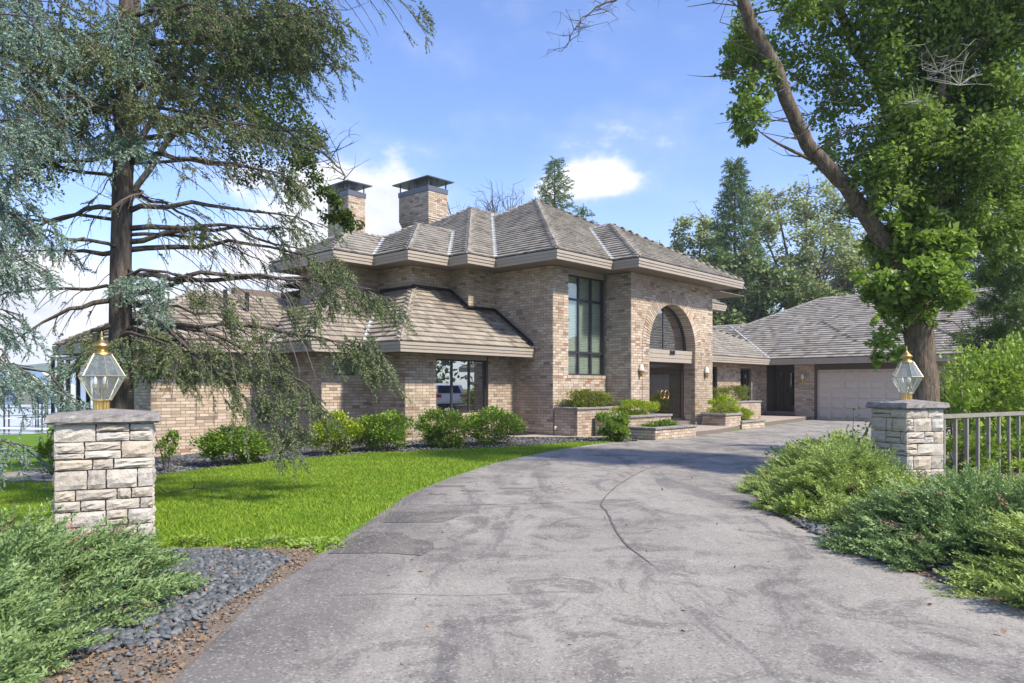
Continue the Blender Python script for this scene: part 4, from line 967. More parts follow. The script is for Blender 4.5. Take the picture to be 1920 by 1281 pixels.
def brush_t(n=18, seed=0, w_=.05, L=.24):
    """a needled shoot: flat needles all round a stalk of length 1"""
    r = np.random.default_rng(seed); V, Fc = [], []
    for i in range(n):
        t = (i + .5) / n; a = r.uniform(0, 6.28); d = np.array([math.cos(a), r.uniform(.5, 1.1), math.sin(a) * .8]); d /= np.linalg.norm(d); p = np.array([0, t, -.12 * t * t]); s = np.cross(d, r.normal(size=3)); s /= np.linalg.norm(s); b = len(V)
        l_ = L * r.uniform(.8, 1.2) * (1.1 - .4 * t); V.extend([p - s * w_, p + s * w_, p + d * l_]); Fc.append((b, b + 1, b + 2))
    return np.array(V), np.array(Fc)
SPR = [brush_t(18, s_, .052, .23) for s_ in range(4)]; SPR_J = [spray_t(8, s_ + 10, .05, .060, .27, 1) for s_ in range(6)]; SPR_LOW = [spray_t(4, s_ + 20, .1, .12, .30, 1) for s_ in range(3)]; SPR_C = [spray_t(6, s_ + 30, .1, .07, .27, 1) for s_ in range(3)]
def shoots(name, pos_, dir_, size, mat, parent=None, temps=SPR, up=None, **kw):
    pos_, dir_, size = np.asarray(pos_, float), np.asarray(dir_, float), np.asarray(size, float); Vs, Fs, b = [], [], 0; idx = RNG.integers(0, len(temps), len(pos_))
    for i, (tv, tf) in enumerate(temps):
        q = idx == i
        if not q.any(): continue
        Mx = frames(dir_[q], None if up is None else np.tile(up, (q.sum(), 1))) * size[q][:, None, None]; V, Fq = scatter(tv, tf, Mx, pos_[q]); Vs.append(V); Fs.append(Fq + b); b += len(V)
    return link(name, npmesh(name, np.concatenate(Vs), np.concatenate(Fs), mat), parent, **kw)
def leaves(name, pos_, size, mat, parent=None, temp=None, dirs=None, jit=.8, **kw):
    pos_ = np.asarray(pos_, float); n = len(pos_); size = size * RNG.uniform(.6, 1.25, n); temp = temp or leaf_s()
    d = RNG.normal(0, 1, (n, 3)); d[:, 2] -= .2
    if dirs is not None: d = dirs + d * jit * .5
    V, Fq = scatter(*temp, frames(d, np.tile([0, 0, 1.], (n, 1))) * size[:, None, None], pos_)
    return link(name, npmesh(name, V, Fq, mat), parent, **kw)
def ell(c, r, n, hollow=.5):
    d = unit(RNG.normal(size=(n, 3))); rr = RNG.uniform(hollow ** 3, 1, n) ** (1 / 3); return np.array(c) + d * rr[:, None] * np.array(r)
def clumpy(c, r, n, k=14, cr=.36, hollow=.35):
    """points in sub-clumps inside an ellipsoid: gives light and dark masses and gaps"""
    cc = ell(c, np.array(r) * .85, k, hollow); P_ = cc[RNG.integers(0, k, n)]; return P_ + unit(RNG.normal(size=(n, 3))) * (RNG.uniform(0, 1, n) ** .45)[:, None] * np.array(r) * cr * RNG.uniform(.6, 1.2, (n, 1))

def bush(name, label, cat, X, Y, r, h, n, mat, size, group=None, zb=None, ry=None, stems=7, bare=0.):
    z = float(ground(X, Y)) if zb is None else zb; o = empty(name, (X, Y, z), random.uniform(0, 6), label, cat, group); ry = ry or r
    P_ = clumpy((0, 0, h * (.5 + bare * .2)), (r, ry, h * (.52 - bare * .15)), n, max(12, n // 160), .34, .55); P_ = P_[P_[:, 2] > .02]
    d = unit(P_ - np.array([0, 0, h * .25])); d[:, 2] += .35
    leaves('foliage', P_, size, mat, o, leaf_s(.40), d, 1.1, kind='stuff')
    m = MB()
    for i in range(stems):
        a = random.uniform(0, 6.28); q = random.uniform(.3, .8); m.tube([(0.04 * math.cos(a), .04 * math.sin(a), -.02), (r * q * .5 * math.cos(a), ry * q * .5 * math.sin(a), h * .45), (r * q * math.cos(a), ry * q * math.sin(a), h * .85)], [.014, .009, .004], 5)
    m.build('stems', M['twig'], o, kind='stuff'); return o
G1 = 'shrubs in the gravel bed along the house wall'
bush('shrub', 'small thin twiggy shrub beside the left pillar against the brick wall', 'shrub', -6.75, 14.6, .30, .85, 700, M['bush_green'], .055, G1, bare=.6)
bush('shrub', 'low wide green shrub under the hanging spruce branch', 'shrub', -5.75, 15.6, 0.86, 0.76, 7800, M['bush_green'], .062, G1)
bush('shrub', 'bright yellow green shrub right of the hanging spruce branch', 'shrub', -4.0, 16.9, 0.62, 0.93, 5700, M['bush_yellow'], .06, G1)
bush('shrub', 'green shrub below the small square window', 'shrub', -2.95, 17.4, 0.75, 0.89, 6300, M['bush_green'], .06, G1)
bush('shrub', 'leafy green shrub in front of the left half of the triple window', 'shrub', -1.62, 18.2, 0.75, 0.93, 6300, M['bush_green'], .06, G1)
bush('shrub', 'green shrub at the right end of the gravel bed, right of the triple window', 'shrub', -.50, 18.9, 0.81, 0.91, 6900, M['bush_green'], .06, G1)
bush('shrub', 'round dense dark green shrub in front of the brick planters', 'shrub', 2.72, 20.2, .52, .82, 3600, M['leaf_vine'], .085)
bush('shrub', 'green shrub peeking out behind the left stone pillar by the patio', 'shrub', -9.0, 14.7, .36, .95, 1500, M['bush_green'], .06)
GP = 'shrubs planted in the brick planters'
def hb_(x, y): return W(x, y)
def pb(label, x, y, rx, ry, h, zb, n, mat):
    X, Y = W(x, y); o = bush('planter_shrub', label, 'shrub', X, Y, rx, h, n, M[mat], .05, GP, zb, ry, 5); o.rotation_euler = (0, 0, math.pi / 2 - TH)
pb('long olive green shrub mounding over the tall planter left of the entry', 18.3, 13.7, 1.35, .55, .62, .80, 6500, 'bush_olive')
pb('yellow olive shrub spilling over the middle planter left of the doors', 19.4, 12.75, 1.15, .5, .52, .58, 4500, 'bush_yellow')
pb('low green ground plants in the kerbside planter left of the doors', 19.0, 11.7, .95, .45, .24, .28, 2600, 'bush_green')
pb('olive shrub in the tall planter right of the entry under the dark window', 28.6, 14.1, 1.5, .6, .75, .85, 5000, 'bush_olive')
pb('bright yellow green shrub in the middle planter right of the doors', 24.6, 12.45, .95, .5, .68, .50, 4200, 'bush_yellow')
pb('yellow green shrub trailing into the lowest planter right of the doors', 25.9, 12.4, .85, .4, .45, .24, 3200, 'bush_yellow')

# spreading junipers
def juniper(label, X, Y, r, h, n, mat, lean=(0, 0), size=(.22, .42), dead=.012):
    z = float(ground(X, Y)); o = empty('juniper_shrub', (X, Y, z), 0, label, 'juniper', 'spreading junipers along the driveway')
    a = RNG.uniform(0, 6.28, n); q = RNG.uniform(0, 1, n) ** .55 * r * (1 + .22 * np.sin(3 * a + X) + .12 * np.sin(7 * a))
    top = h * (1 - (q / (r * 1.25)) ** 2.2).clip(.12, 1) * (1 + .25 * np.sin(5 * X + q * 6 + a * 3)); zz = top * RNG.uniform(.25, 1, n) ** .6 - .08
    Pp = np.stack([q * np.cos(a), q * np.sin(a), zz], -1)
    ka = RNG.uniform(0, 6.28, 9); Dm = np.stack([np.cos(a) * (q / r + .25) + lean[0] + .35 * np.cos(ka[(a * 1.4).astype(int) % 9]), np.sin(a) * (q / r + .25) + lean[1] + .35 * np.sin(ka[(a * 1.4).astype(int) % 9]), RNG.uniform(.2, .85, n)], -1) + RNG.normal(0, .22, (n, 3))
    s_ = RNG.uniform(*size, n); dd_ = RNG.random(n) < dead
    Pp[:, :2] -= unit(Dm)[:, :2] * s_[:, None] * .4
    shoots('foliage', Pp[~dd_], Dm[~dd_], s_[~dd_], M[mat], o, SPR_J, np.array([0, 0, 1.]), kind='stuff')
    if dd_.sum() > 1: shoots('dead_sprays', Pp[dd_] + (0, 0, .08), Dm[dd_], s_[dd_] * .9, M['dead'], o, SPR_J, np.array([0, 0, 1.]), kind='stuff')
    m = MB()
    for i in range(16):
        t = random.uniform(0, 6.28); e = random.uniform(.5, .85) * r; m.tube([(0, 0, .02), (e * .5 * math.cos(t), e * .5 * math.sin(t), h * .35), (e * math.cos(t), e * math.sin(t), h * .5)], [.022, .013, .005], 5)
    m.build('stems', M['twig'], o, kind='stuff')
for a in (('blue green juniper filling the bottom left corner', -3.35, 3.75, 1.0, .42, 1150, 'juniper', (.2, 0)),
          ('blue green juniper in front of the left stone pillar', -3.35, 5.05, 1.05, .44, 1250, 'juniper', (.35, .1)),
          ('blue green juniper at the left edge beside the stone pillar', -4.7, 5.4, 1.1, .48, 1100, 'juniper', (.1, .2)),
          ('lowest blue green juniper nearest the camera on the left', -2.75, 3.2, .62, .36, 520, 'juniper', (.1, 0))):
    juniper(*a, size=(.16, .34))
# junipers on the right bank: (X, Y, radius, height, sprays, material)
for i, a in enumerate((('juniper at the bottom right corner nearest the camera', 4.3, 5.2, .92, .50, 1000, 'juniper_yellow'),
          ('juniper on the right frame edge below the fence', 5.6, 6.1, 1.15, .46, 1250, 'juniper'),
          ('juniper right of the leaning dirt verge with slate stones', 4.05, 6.6, .92, .58, 1300, 'juniper'),
          ('juniper in front of the right stone pillar', 4.6, 7.9, 1.1, .40, 1400, 'juniper_yellow'),
          ('yellow green juniper pushing furthest left over the driveway', 3.98, 9.0, .80, .62, 1150, 'juniper_yellow'),
          ('pale juniper under the left end of the metal fence', 6.4, 8.1, 1.1, .34, 1100, 'juniper'),
          ('yellow green juniper left of the right stone pillar', 4.45, 10.3, .92, .56, 1250, 'juniper_yellow'),
          ('yellow green juniper behind the others near the driveway bend', 5.0, 11.6, .85, .52, 900, 'juniper_yellow'),
          ('small juniper far right beyond the bottom of the fence', 7.6, 9.3, 1.0, .32, 650, 'juniper_yellow'))):
    a = list(a); a[3] *= 1.08; a[5] = int(a[5] * 1.12); juniper(*a, (-.3, -.05), (.16, .33), .009)
GW = 'leafy weeds growing among the junipers'
for lab, X, Y, r, h, n, sz in (('bright green leafy weeds at the bottom right corner', 4.15, 4.95, .42, .42, 1000, .055), ('bright leafy undergrowth left of the right pillar', 5.3, 11.4, .9, .75, 3600, .055), ('leafy weeds at the driveway bend behind the juniper', 5.1, 12.4, .9, .6, 2800, .055),
        ('bright weeds behind the left end of the fence', 7.0, 11.6, .8, .8, 2600, .07), ('bright weeds behind the middle of the fence', 8.2, 12.0, .9, 1.0, 3600, .07), ('yellow leaved weeds beneath the fence', 6.7, 9.9, .8, .28, 1800, .05),
        ('small weed clump at the foot of the yellow green juniper', 3.22, 8.35, .2, .22, 260, .06), ('weeds in front of the fence at the right frame edge', 7.9, 10.8, .9, .38, 2000, .06)):
    bush('leafy_weeds', lab, 'weeds', X, Y, r, h, n, M['weed'], sz, GW)
bush('leafy_bush', 'tall bright green leafy bush behind the fence on the right', 'bush', 9.1, 13.6, 1.35, 2.35, 17000, M['weed'], .075)
bush('sapling', 'thin green sapling with round leaves beside the right pillar', 'sapling', 7.55, 12.6, .42, 2.0, 700, M['weed'], .10, bare=.4)
sp_ = MB(); sp_.tube([(4.9, 10.6, 0), (4.83, 10.6, .6), (4.86, 10.62, 1.1)], [.008, .006, .003], 5).tube([(4.84, 10.6, .55), (5.1, 10.62, .95), (5.15, 10.6, 1.05)], [.005, .004, .002], 5)
so_ = empty('sapling', (0, 0, 0), 0, 'tall thin weed stem sticking up just left of the right stone pillar', 'sapling'); sp_.build('stem', M['twig'], so_)
Pq = np.concatenate([np.array([(4.85, 10.6, z) for z in np.linspace(.5, 1.15, 26)]) + RNG.normal(0, .05, (26, 3)), np.array([(4.9 + .25 * t, 10.6, .65 + .4 * t) for t in np.linspace(.2, 1, 26)]) + RNG.normal(0, .045, (26, 3))])
leaves('foliage', Pq, .07, M['weed'], so_, leaf_t(.4), kind='stuff')

# ------------------------------------------------------------------ spruces
class Conifer:
    def __init__(s): s.b = MB(); s.t = MB(); s.p = []; s.d = []; s.s = []
    def branch(s, p0, dirv, L, rise, droop, f0, dens=1., r0=.035, hang=.5, sec=1.):
        p0 = np.array(p0, float); dirv = np.array([dirv[0], dirv[1], 0.]); dirv /= np.linalg.norm(dirv); side = np.array([-dirv[1], dirv[0], 0]); N = 9
        wob = side * random.uniform(-.12, .12) * L
        f = lambda t: p0 + dirv * L * t + wob * math.sin(t * 3) + np.array([0, 0, L * (rise * t - droop * t * t)])
        pts = [f(i / N) + RNG.normal(0, .012 * L, 3) * (i > 0) for i in range(N + 1)]; s.b.tube(pts, [r0 * (1 - .85 * i / N) for i in range(N + 1)], 5)
        nsec = max(4, int(L * 6.5 * sec)); 
        for k in range(nsec):
            t = .12 + .88 * (k + random.random()) / nsec; bp = f(t); sg = 1 if k % 2 else -1; l2 = L * .34 * (1.15 - .75 * t) * random.uniform(.55, 1.2); tan = f(min(t + .05, 1)) - f(t - .05); tan /= np.linalg.norm(tan)
            a = random.uniform(.5, 1.0); d2 = tan * math.cos(a) + side * sg * math.sin(a) + np.array([0, 0, random.uniform(-.35, .1) - hang * .3]); d2 /= np.linalg.norm(d2); q = [bp + d2 * l2 * u_ - np.array([0, 0, l2 * .35 * u_ * u_]) for u_ in (0, .35, .7, 1)]
            s.t.tube(q, [.010, .007, .005, .003], 3, False)
            for u_ in np.arange(.15, 1.01, .07 / max(l2, .2)):
                pb_ = bp + d2 * l2 * u_ - np.array([0, 0, l2 * .35 * u_ * u_]); bare_ = t < f0 and random.random() > .10
                if random.random() < .45 * hang + .15:      # hanging twig
                    hl = random.uniform(.06, .24); hd = np.array([random.uniform(-.35, .35), random.uniform(-.35, .35), -1.]) + d2 * .5; hd /= np.linalg.norm(hd); s.t.tube([pb_, pb_ + hd * hl], [.0035, .002], 3, False)
                    if not bare_:
                        for w_ in np.arange(.25, 1.01, .3): s.p.append(pb_ + hd * hl * w_); s.d.append(hd + RNG.normal(0, .35, 3)); s.s.append(random.uniform(.10, .18))
                if bare_ or random.random() > dens: continue
                for _ in range(2): s.p.append(pb_ + RNG.normal(0, .012, 3)); s.d.append(d2 + side * random.uniform(-.7, .7) + np.array([0, 0, random.uniform(-.4, .35)])); s.s.append(random.uniform(.11, .20))
    def to(s, p0, p1, sag=.2, **kw):                   # a branch from p0 that ends at p1
        p0, p1 = np.array(p0, float), np.array(p1, float); d = p1 - p0; L = math.hypot(d[0], d[1]); droop = sag; s.branch(p0, d[:2], L, d[2] / L + droop, droop, **kw)
    def build(s, o, mat, temps=SPR):
        s.b.build('branches', M['bark_spruce'], o, smooth=True, kind='stuff'); s.t.build('twigs', M['twig'], o, kind='stuff'); return shoots('needles', s.p, s.d, s.s, M[mat], o, temps, np.array([0, 0, 1.]), kind='stuff')
TX, TY = -5.50, 10.5
spr = empty('spruce_tree', (0, 0, 0), 0, 'large spruce with half bare drooping branches behind the left stone pillar', 'spruce tree')
tr = MB(); tp = smooth_path([(TX - .02, TY, -.4), (TX, TY, 1.0), (TX + .0, TY, 3.2), (TX + .07, TY, 6), (TX + .1, TY, 9), (TX + .1, TY, 13)], 26)
tr.tube(tp, [.185 - .012 * max(p[2], 0) + random.uniform(-.006, .006) for p in tp], 14); tr.build('trunk', M['bark_spruce'], spr, smooth=True)
cf = Conifer(); tk = lambda z: np.array([TX + .012 * z, TY, z])
for i in range(26):                                    # crown above and around the top of the frame
    z = 5.3 + i * .27; a = i * 2.4 + random.uniform(-.3, .3); L = max(.8, 2.7 * (1 - (z - 5) / 9)) * random.uniform(.8, 1.1); cf.branch(tk(z), (math.cos(a), math.sin(a)), L, .12, .35, .35, .8, .035, .7, .9)
for i in range(15):                                    # mostly bare middle whorls
    z = 2.6 + i * .2; a = i * 2.4 + 1; L = random.uniform(1.7, 3.0); cf.branch(tk(z), (math.cos(a), math.sin(a)), L, .18, .35, .8, .45, .03, .5, .55)
B = [((222, 555), (735, 560), 10.0, .30, .86), ((225, 520), (700, 548), 10.3, .16, .84), ((230, 640), (725, 668), 9.9, .3, .80), ((228, 560), (560, 840), 9.4, .30, .62), ((230, 600), (600, 760), 9.6, .3, .6),
     ((228, 470), (640, 500), 10.8, .28, .85), ((228, 455), (560, 430), 10.6, .22, .7), ((228, 430), (590, 480), 10.3, .3, .9), ((228, 400), (600, 420), 11, .2, .75), ((228, 620), (430, 700), 9.6, .25, .3), ((225, 640), (330, 650), 9.3, .25, .2),
     ((230, 300), (560, 340), 10.4, .2, .75), ((232, 270), (600, 250), 10.8, .15, .6), ((234, 180), (640, 120), 10.7, .12, .55), ((234, 90), (600, 90), 10.6, .15, .5), ((234, 60), (660, 50), 10.4, .12, .8), ((236, -60), (785, 15), 9.8, .2, .93), ((236, -30), (590, 20), 10.3, .15, .4),
     ((220, 290), (20, 330), 10.2, .15, .7), ((218, 385), (30, 450), 10.2, .2, .8), ((215, 555), (10, 650), 10.2, .25, .85), ((215, 480), (60, 470), 10.6, .1, .9), ((218, 650), (90, 720), 9.8, .3, .25), ((218, 610), (110, 650), 10, .3, .3), ((220, 200), (40, 240), 9.9, .2, .5), ((225, 100), (60, 130), 9.9, .2, .4)]
for (ax, ay), (bx, by), Yb, sag, f0 in B:
    a_ = pt(ax, ay, TY); cf.to(tk(a_[2]), pt(bx, by, Yb), sag, f0=f0, dens=1., r0=.045, hang=.6)
def tuft(px_, py_, r, Yb, dens=1.):
    c = pt(px_, py_, Yb); rm = r / FPX * Yb
    for k_ in range(int(6 * dens) + 2):          # drooping branchlets covered in shoots
        d = unit(np.array([random.uniform(-.4, 1.), random.uniform(-.7, .7), random.uniform(-.9, .05)])); st = c + RNG.normal(0, .42 * rm, 3) - d * rm * .5; l_ = rm * random.uniform(.9, 1.5); q = [st + d * l_ * u_ - np.array([0, 0, .3 * l_ * u_ * u_]) for u_ in (0, .5, 1)]; cf.t.tube(q, [.008, .005, .003], 3, False)
        for u_ in np.arange(0, 1.01, .045 / max(rm, .1)):
            p = st + d * l_ * u_ - np.array([0, 0, .3 * l_ * u_ * u_])
            for sg in (-1, 1): e = d + np.array([-d[1], d[0], 0]) * sg * random.uniform(.4, 1.1) + (0, 0, random.uniform(-.5, .3)); cf.p.append(p + RNG.normal(0, .015, 3)); cf.d.append(e); cf.s.append(random.uniform(.10, .19))
for px_, py_, r, Yb in ((440, 600, 34, 9.7), (480, 640, 34, 9.8), (400, 655, 36, 9.6), (355, 700, 34, 9.5), (310, 690, 28, 9.5), (450, 700, 30, 9.6), (500, 680, 26, 9.7), (560, 600, 34, 9.9), (620, 560, 34, 10), (600, 520, 28, 10), (660, 545, 28, 10), (700, 568, 22, 10),
      (650, 655, 20, 9.8), (690, 645, 22, 9.8), (700, 690, 18, 9.8), (495, 750, 26, 9.5), (535, 765, 28, 9.5), (560, 805, 24, 9.5), (530, 835, 20, 9.5), (265, 690, 24, 9.4), (300, 640, 30, 9.5), (370, 560, 24, 9.9), (380, 440, 22, 10.3), (630, 490, 24, 10.2), (170, 650, 26, 9.6),
      (100, 60, 80, 10), (60, 150, 70, 10), (170, 60, 80, 10.2), (250, 40, 90, 10.4), (330, 50, 80, 10.3), (430, 50, 70, 10.4), (520, 40, 60, 10.4), (560, 90, 50, 10.3), (600, 60, 45, 10.3), (620, 110, 30, 10.3), (150, 150, 70, 10.2), (240, 130, 60, 9.8), (330, 150, 55, 10.3), (460, 110, 50, 10.4), (120, 230, 55, 10.1), (60, 250, 50, 10), (260, 200, 50, 9.7), (310, 230, 40, 9.8), (20, 80, 60, 9.8), (540, 330, 28, 10.2), (560, 370, 24, 10.2), (500, 240, 30, 10.5)):
    tuft(px_, py_, r, Yb, 1. if r < 50 else 2.2)
cf.build(spr, 'spruce')
cb = Conifer()                                         # blue green tufts close to the trunk
for (ax, ay), (bx, by), Yb in (((230, 500), (290, 600), 9.7), ((228, 545), (290, 520), 9.6), ((235, 240), (270, 290), 9.6), ((225, 240), (240, 290), 9.6), ((220, 250), (170, 270), 9.7), ((236, 20), (250, 130), 9.4), ((236, 10), (200, 90), 9.4), ((215, 640), (190, 660), 9.5), ((215, 640), (110, 690), 9.5)):
    a_ = pt(ax, ay, TY); cb.to(tk(a_[2]), pt(bx, by, Yb), .25, f0=.05, dens=1., r0=.02, hang=.6, sec=1.35)
shoots('blue_needles', cb.p, cb.d, np.array(cb.s) * 1.15, M['spruce_blue'], spr, SPR, np.array([0, 0, 1.]), kind='stuff'); cb.b.build('small_branches', M['bark_spruce'], spr, kind='stuff')
# blue spruce standing just outside the left edge
bs = empty('blue_spruce', (0, 0, 0), 0, 'blue green spruce whose needles hang in from the left frame edge', 'spruce tree'); BX, BY = -7.3, 8.2
MB().tube([(BX, BY, -.5), (BX, BY, 5), (BX, BY, 11)], [.2, .15, .04], 10).build('trunk', M['bark_spruce'], bs, smooth=True); cf = Conifer()
for i in range(44):
    z = 1.9 + i * .2; a = i * 2.4; L = 3.1 * (1 - (z - 2) / 10.5) * random.uniform(.8, 1.1)
    if 2.2 < z < 3.6: L *= .6
    cf.branch((BX, BY, z), (math.cos(a), math.sin(a)), max(L, .6), .05, .28, .3, .9, .03, .9)
for (bx, by, Yb) in ((120, 60, 8.0), (100, 140, 7.8), (60, 230, 7.8), (110, 10, 8.3), (70, 330, 7.9), (120, 420, 8.2), (90, 500, 8.0), (50, 590, 8.1), (45, 690, 7.6), (45, 835, 7.4), (60, 380, 8.2), (30, 480, 7.7)):
    e = pt(bx, by, Yb); cf.to((BX, BY, e[2] + .35), e, .1, f0=.2, dens=1., r0=.03, hang=.8)
cf.build(bs, 'spruce_blue')

# ------------------------------------------------------------------ broadleaf trees
def limb(m, pxs, rads, k=9, n=26, wob=.0):
    P_ = smooth_path([pt(*p) for p in pxs], n); r = np.interp(np.linspace(0, 1, len(P_)), np.linspace(0, 1, len(rads)), rads); P_ = P_ + RNG.normal(0, wob, P_.shape); m.tube(P_, r, k); return P_
def twigs(m, P_, n, L, r=.012, droop=0., depth=2, out=None):
    """random side twigs from a path, returns tip points"""
    tips = []
    for _ in range(n):
        p = P_[random.randrange(len(P_))]; d = RNG.normal(size=3); d[2] = abs(d[2]) * .6 - droop; d = d / np.linalg.norm(d)
        if out is not None: d = unit(d + np.array(out))
        l = L * random.uniform(.5, 1.2); q = p + d * l + RNG.normal(0, .1 * l, 3); mid = (p + q) / 2 + RNG.normal(0, .09 * l, 3); m.tube([p, mid, q], [r, r * .7, r * .35], 4, False); tips.append(q); tips.append(mid)
        if depth > 1: tips += twigs(m, [mid, q], 3, L * .5, r * .5, droop, depth - 1)
    return tips
ash = empty('ash_tree', (0, 0, 0), 0, 'big leafy tree with vine covered trunk forking above the right stone pillar', 'tree'); AY = 12.3
m = MB(); T0 = limb(m, [(1732, 915, AY), (1732, 760, AY), (1727, 680, AY), (1722, 610, AY), (1712, 545, AY), (1695, 500, AY)], [.27, .235, .225, .225, .20, .17], 16, 24, .006)
A = limb(m, [(1706, 530, AY), (1678, 480, AY), (1640, 430, 12.2), (1610, 380, 12.1), (1560, 320, 12), (1515, 270, 11.9), (1480, 200, 11.8), (1455, 130, 11.7), (1425, 75, 11.7), (1400, 30, 11.6), (1380, -60, 11.5), (1300, -260, 11.4)], [.15, .14, .13, .12, .11, .105, .10, .095, .09, .06], 12, 44, .008)
Bb = limb(m, [(1728, 600, AY), (1728, 520, 12.5), (1710, 420, 12.6), (1695, 330, 12.7), (1680, 250, 12.8), (1652, 165, 12.8), (1620, 115, 12.8), (1585, 45, 12.8), (1555, -30, 12.8), (1500, -200, 12.9)], [.18, .15, .14, .12, .10, .08, .07, .05], 11, 40, .008)
Cc = limb(m, [(1732, 560, 12.4), (1745, 420, 12.6), (1775, 320, 12.7), (1820, 280, 12.8), (1860, 195, 12.9), (1925, 160, 13), (2050, 20, 13)], [.17, .13, .12, .10, .09, .07], 10, 30, .008)
Dd = limb(m, [(1750, 400, 12.6), (1800, 370, 13.2), (1860, 345, 13.4), (1925, 395, 13.8)], [.06, .06, .05, .04], 8, 16)
Ee = limb(m, [(1700, 350, 12.7), (1760, 180, 12.2), (1790, 60, 12), (1820, -80, 12)], [.09, .08, .07, .05], 8, 20)
limb(m, [(1525, 302, 11.95), (1470, 275, 11.8), (1440, 258, 11.8), (1415, 240, 11.7)], [.03, .022, .014, .006], 6, 10); limb(m, [(1655, 170, 12.8), (1600, 100, 12.6), (1540, 20, 12.6), (1500, -20, 12.5)], [.05, .035, .025, .02], 7, 16)
# bare overhanging twigs at the top of the frame
tw = MB(); OV = limb(m, [(1380, -60, 11.5), (1310, -40, 11.3), (1230, -30, 11), (1150, 0, 10.8), (1095, 30, 10.7), (1062, 88, 10.6)], [.05, .035, .025, .016, .009, .004], 6, 30, .01); twigs(tw, OV[12:], 26, .42, .006, .5, 2)
for p_, n in ((A, 50), (Bb, 60), (Cc, 40), (Ee, 30)): twigs(tw, p_, n, .9, .014, .1)
m.build('trunk', M['bark_ash'], ash, smooth=True); tw.build('twigs', M['bark_far'], ash, kind='stuff')
wt = MB(); 
for c_ in ((1760, 135), (1800, 160), (1740, 200)): twigs(wt, [pt(*c_, 11.3)], 9, .5, .008, 0, 2)
wt.build('bare_twigs', simple('pale_twig', (.42, .40, .36), .9), ash, kind='stuff')
def clusters(spec, Yc, n_per, size_clump=.3):
    out = []
    for px_, py_, rx, ry, dens in spec:
        c = pt(px_, py_, Yc + random.uniform(-.6, .9)); r = np.array([rx * 1.15, (rx + ry) * .7, ry * 1.15]) * Yc / FPX; out.append(clumpy(c, r, int(n_per * dens * rx * ry / 2500), max(8, int(rx * ry / 110)), size_clump, .0))
    return np.concatenate(out)
CR = [(1405, 70, 40, 55, .8), (1390, 105, 38, 40, .9), (1415, 160, 38, 45, .8), (1400, 215, 34, 34, .9), (1398, 248, 26, 20, .9), (1450, 100, 35, 70, .35), (1520, 50, 60, 55, .6), (1540, 130, 60, 50, .55), (1570, 200, 60, 50, .5), (1590, 270, 55, 55, .45), (1620, 330, 50, 45, .6), (1550, 290, 35, 30, .3),
      (1640, 40, 70, 60, .7), (1650, 130, 60, 60, .7), (1720, 60, 70, 70, .9), (1800, 60, 80, 70, 1.2), (1885, 60, 70, 80, 1.3), (1740, 160, 70, 60, 1.1), (1820, 160, 70, 70, 1.2), (1890, 200, 60, 80, 1.3), (1700, 240, 60, 60, 1.2), (1780, 250, 70, 60, 1.2), (1850, 280, 70, 60, 1.2), (1900, 320, 60, 70, 1.1), (1660, 340, 50, 50, 1.1), (1740, 330, 70, 50, 1.2), (1810, 350, 60, 50, 1.0), (1480, 10, 50, 40, .6), (1905, 430, 40, 50, .8), (1840, 420, 50, 45, 1.), (1890, 480, 35, 40, .8), (1630, 380, 34, 34, .8), (1800, 400, 50, 40, 1.), (1680, 300, 50, 50, .9), (1690, -60, 220, 60, 1), (1850, -80, 150, 80, 1)]
leaves('foliage', clusters(CR, 12.3, 1750, .42), .09, M['leaf_ash'], ash, leaf_m(.34), kind='stuff')
CV = [(1665, 415, 24, 28, .7), (1705, 405, 40, 45, 1.2), (1765, 420, 40, 35, .9), (1690, 460, 50, 45, 1.3), (1760, 480, 55, 45, 1.3), (1655, 470, 35, 50, 1.3), (1790, 500, 22, 26, .5), (1810, 545, 16, 12, .3), (1640, 530, 30, 40, .9), (1700, 530, 45, 40, 1.5), (1760, 540, 45, 45, 1.2), (1705, 580, 34, 24, 1.2), (1742, 590, 22, 18, 1.), (1800, 560, 30, 14, .3), (1675, 590, 20, 45, .8), (1665, 655, 22, 30, 1.2), (1655, 640, 30, 12, .5), (1690, 665, 14, 18, .8), (1640, 600, 12, 14, .3)]
leaves('vine_leaves', clusters(CV, 11.75, 1000, .42), .115, M['leaf_vine'], ash, leaf_m(.38), kind='stuff')
# oak behind the spruce
oak = empty('oak_tree', (0, 0, 0), 0, 'small leaved oak crown showing through behind the big spruce', 'tree'); m = MB(); OY = 13.8
O1 = limb(m, [(228, 880, OY), (228, 600, OY), (235, 400, OY), (250, 200, OY), (260, -50, OY)], [.13, .12, .10, .08, .05], 8, 20); O2 = limb(m, [(238, 380, OY), (330, 250, 13.6), (440, 200, 13.5), (560, 260, 13.2), (620, 300, 13), (650, 340, 13)], [.06, .05, .04, .03, .02, .012], 6, 24, .02)
O3 = limb(m, [(240, 300, OY), (330, 150, OY), (450, 60, 13.6), (600, 20, 13.5)], [.06, .05, .03, .015], 6, 20, .02); tw = MB(); [twigs(tw, p_, 34, .8, .01) for p_ in (O2, O3)]
m.build('trunk', M['bark_far'], oak, smooth=True); tw.build('twigs', M['bark_far'], oak, kind='stuff')
CO = [(560, 270, 45, 50, 1.), (580, 320, 30, 40, .9), (520, 210, 60, 60, .8), (450, 160, 80, 70, .8), (500, 90, 90, 60, .9), (400, 80, 80, 70, .8), (560, 40, 60, 50, .9), (430, 250, 70, 50, .6), (360, 200, 60, 50, .6), (300, 120, 70, 60, .6), (480, 320, 60, 30, .5), (625, 395, 26, 30, 1.3), (650, 420, 24, 22, 1.3), (610, 360, 20, 20, .9), (350, 30, 80, 50, .8), (120, 150, 90, 90, .6), (60, 300, 60, 70, .6)]
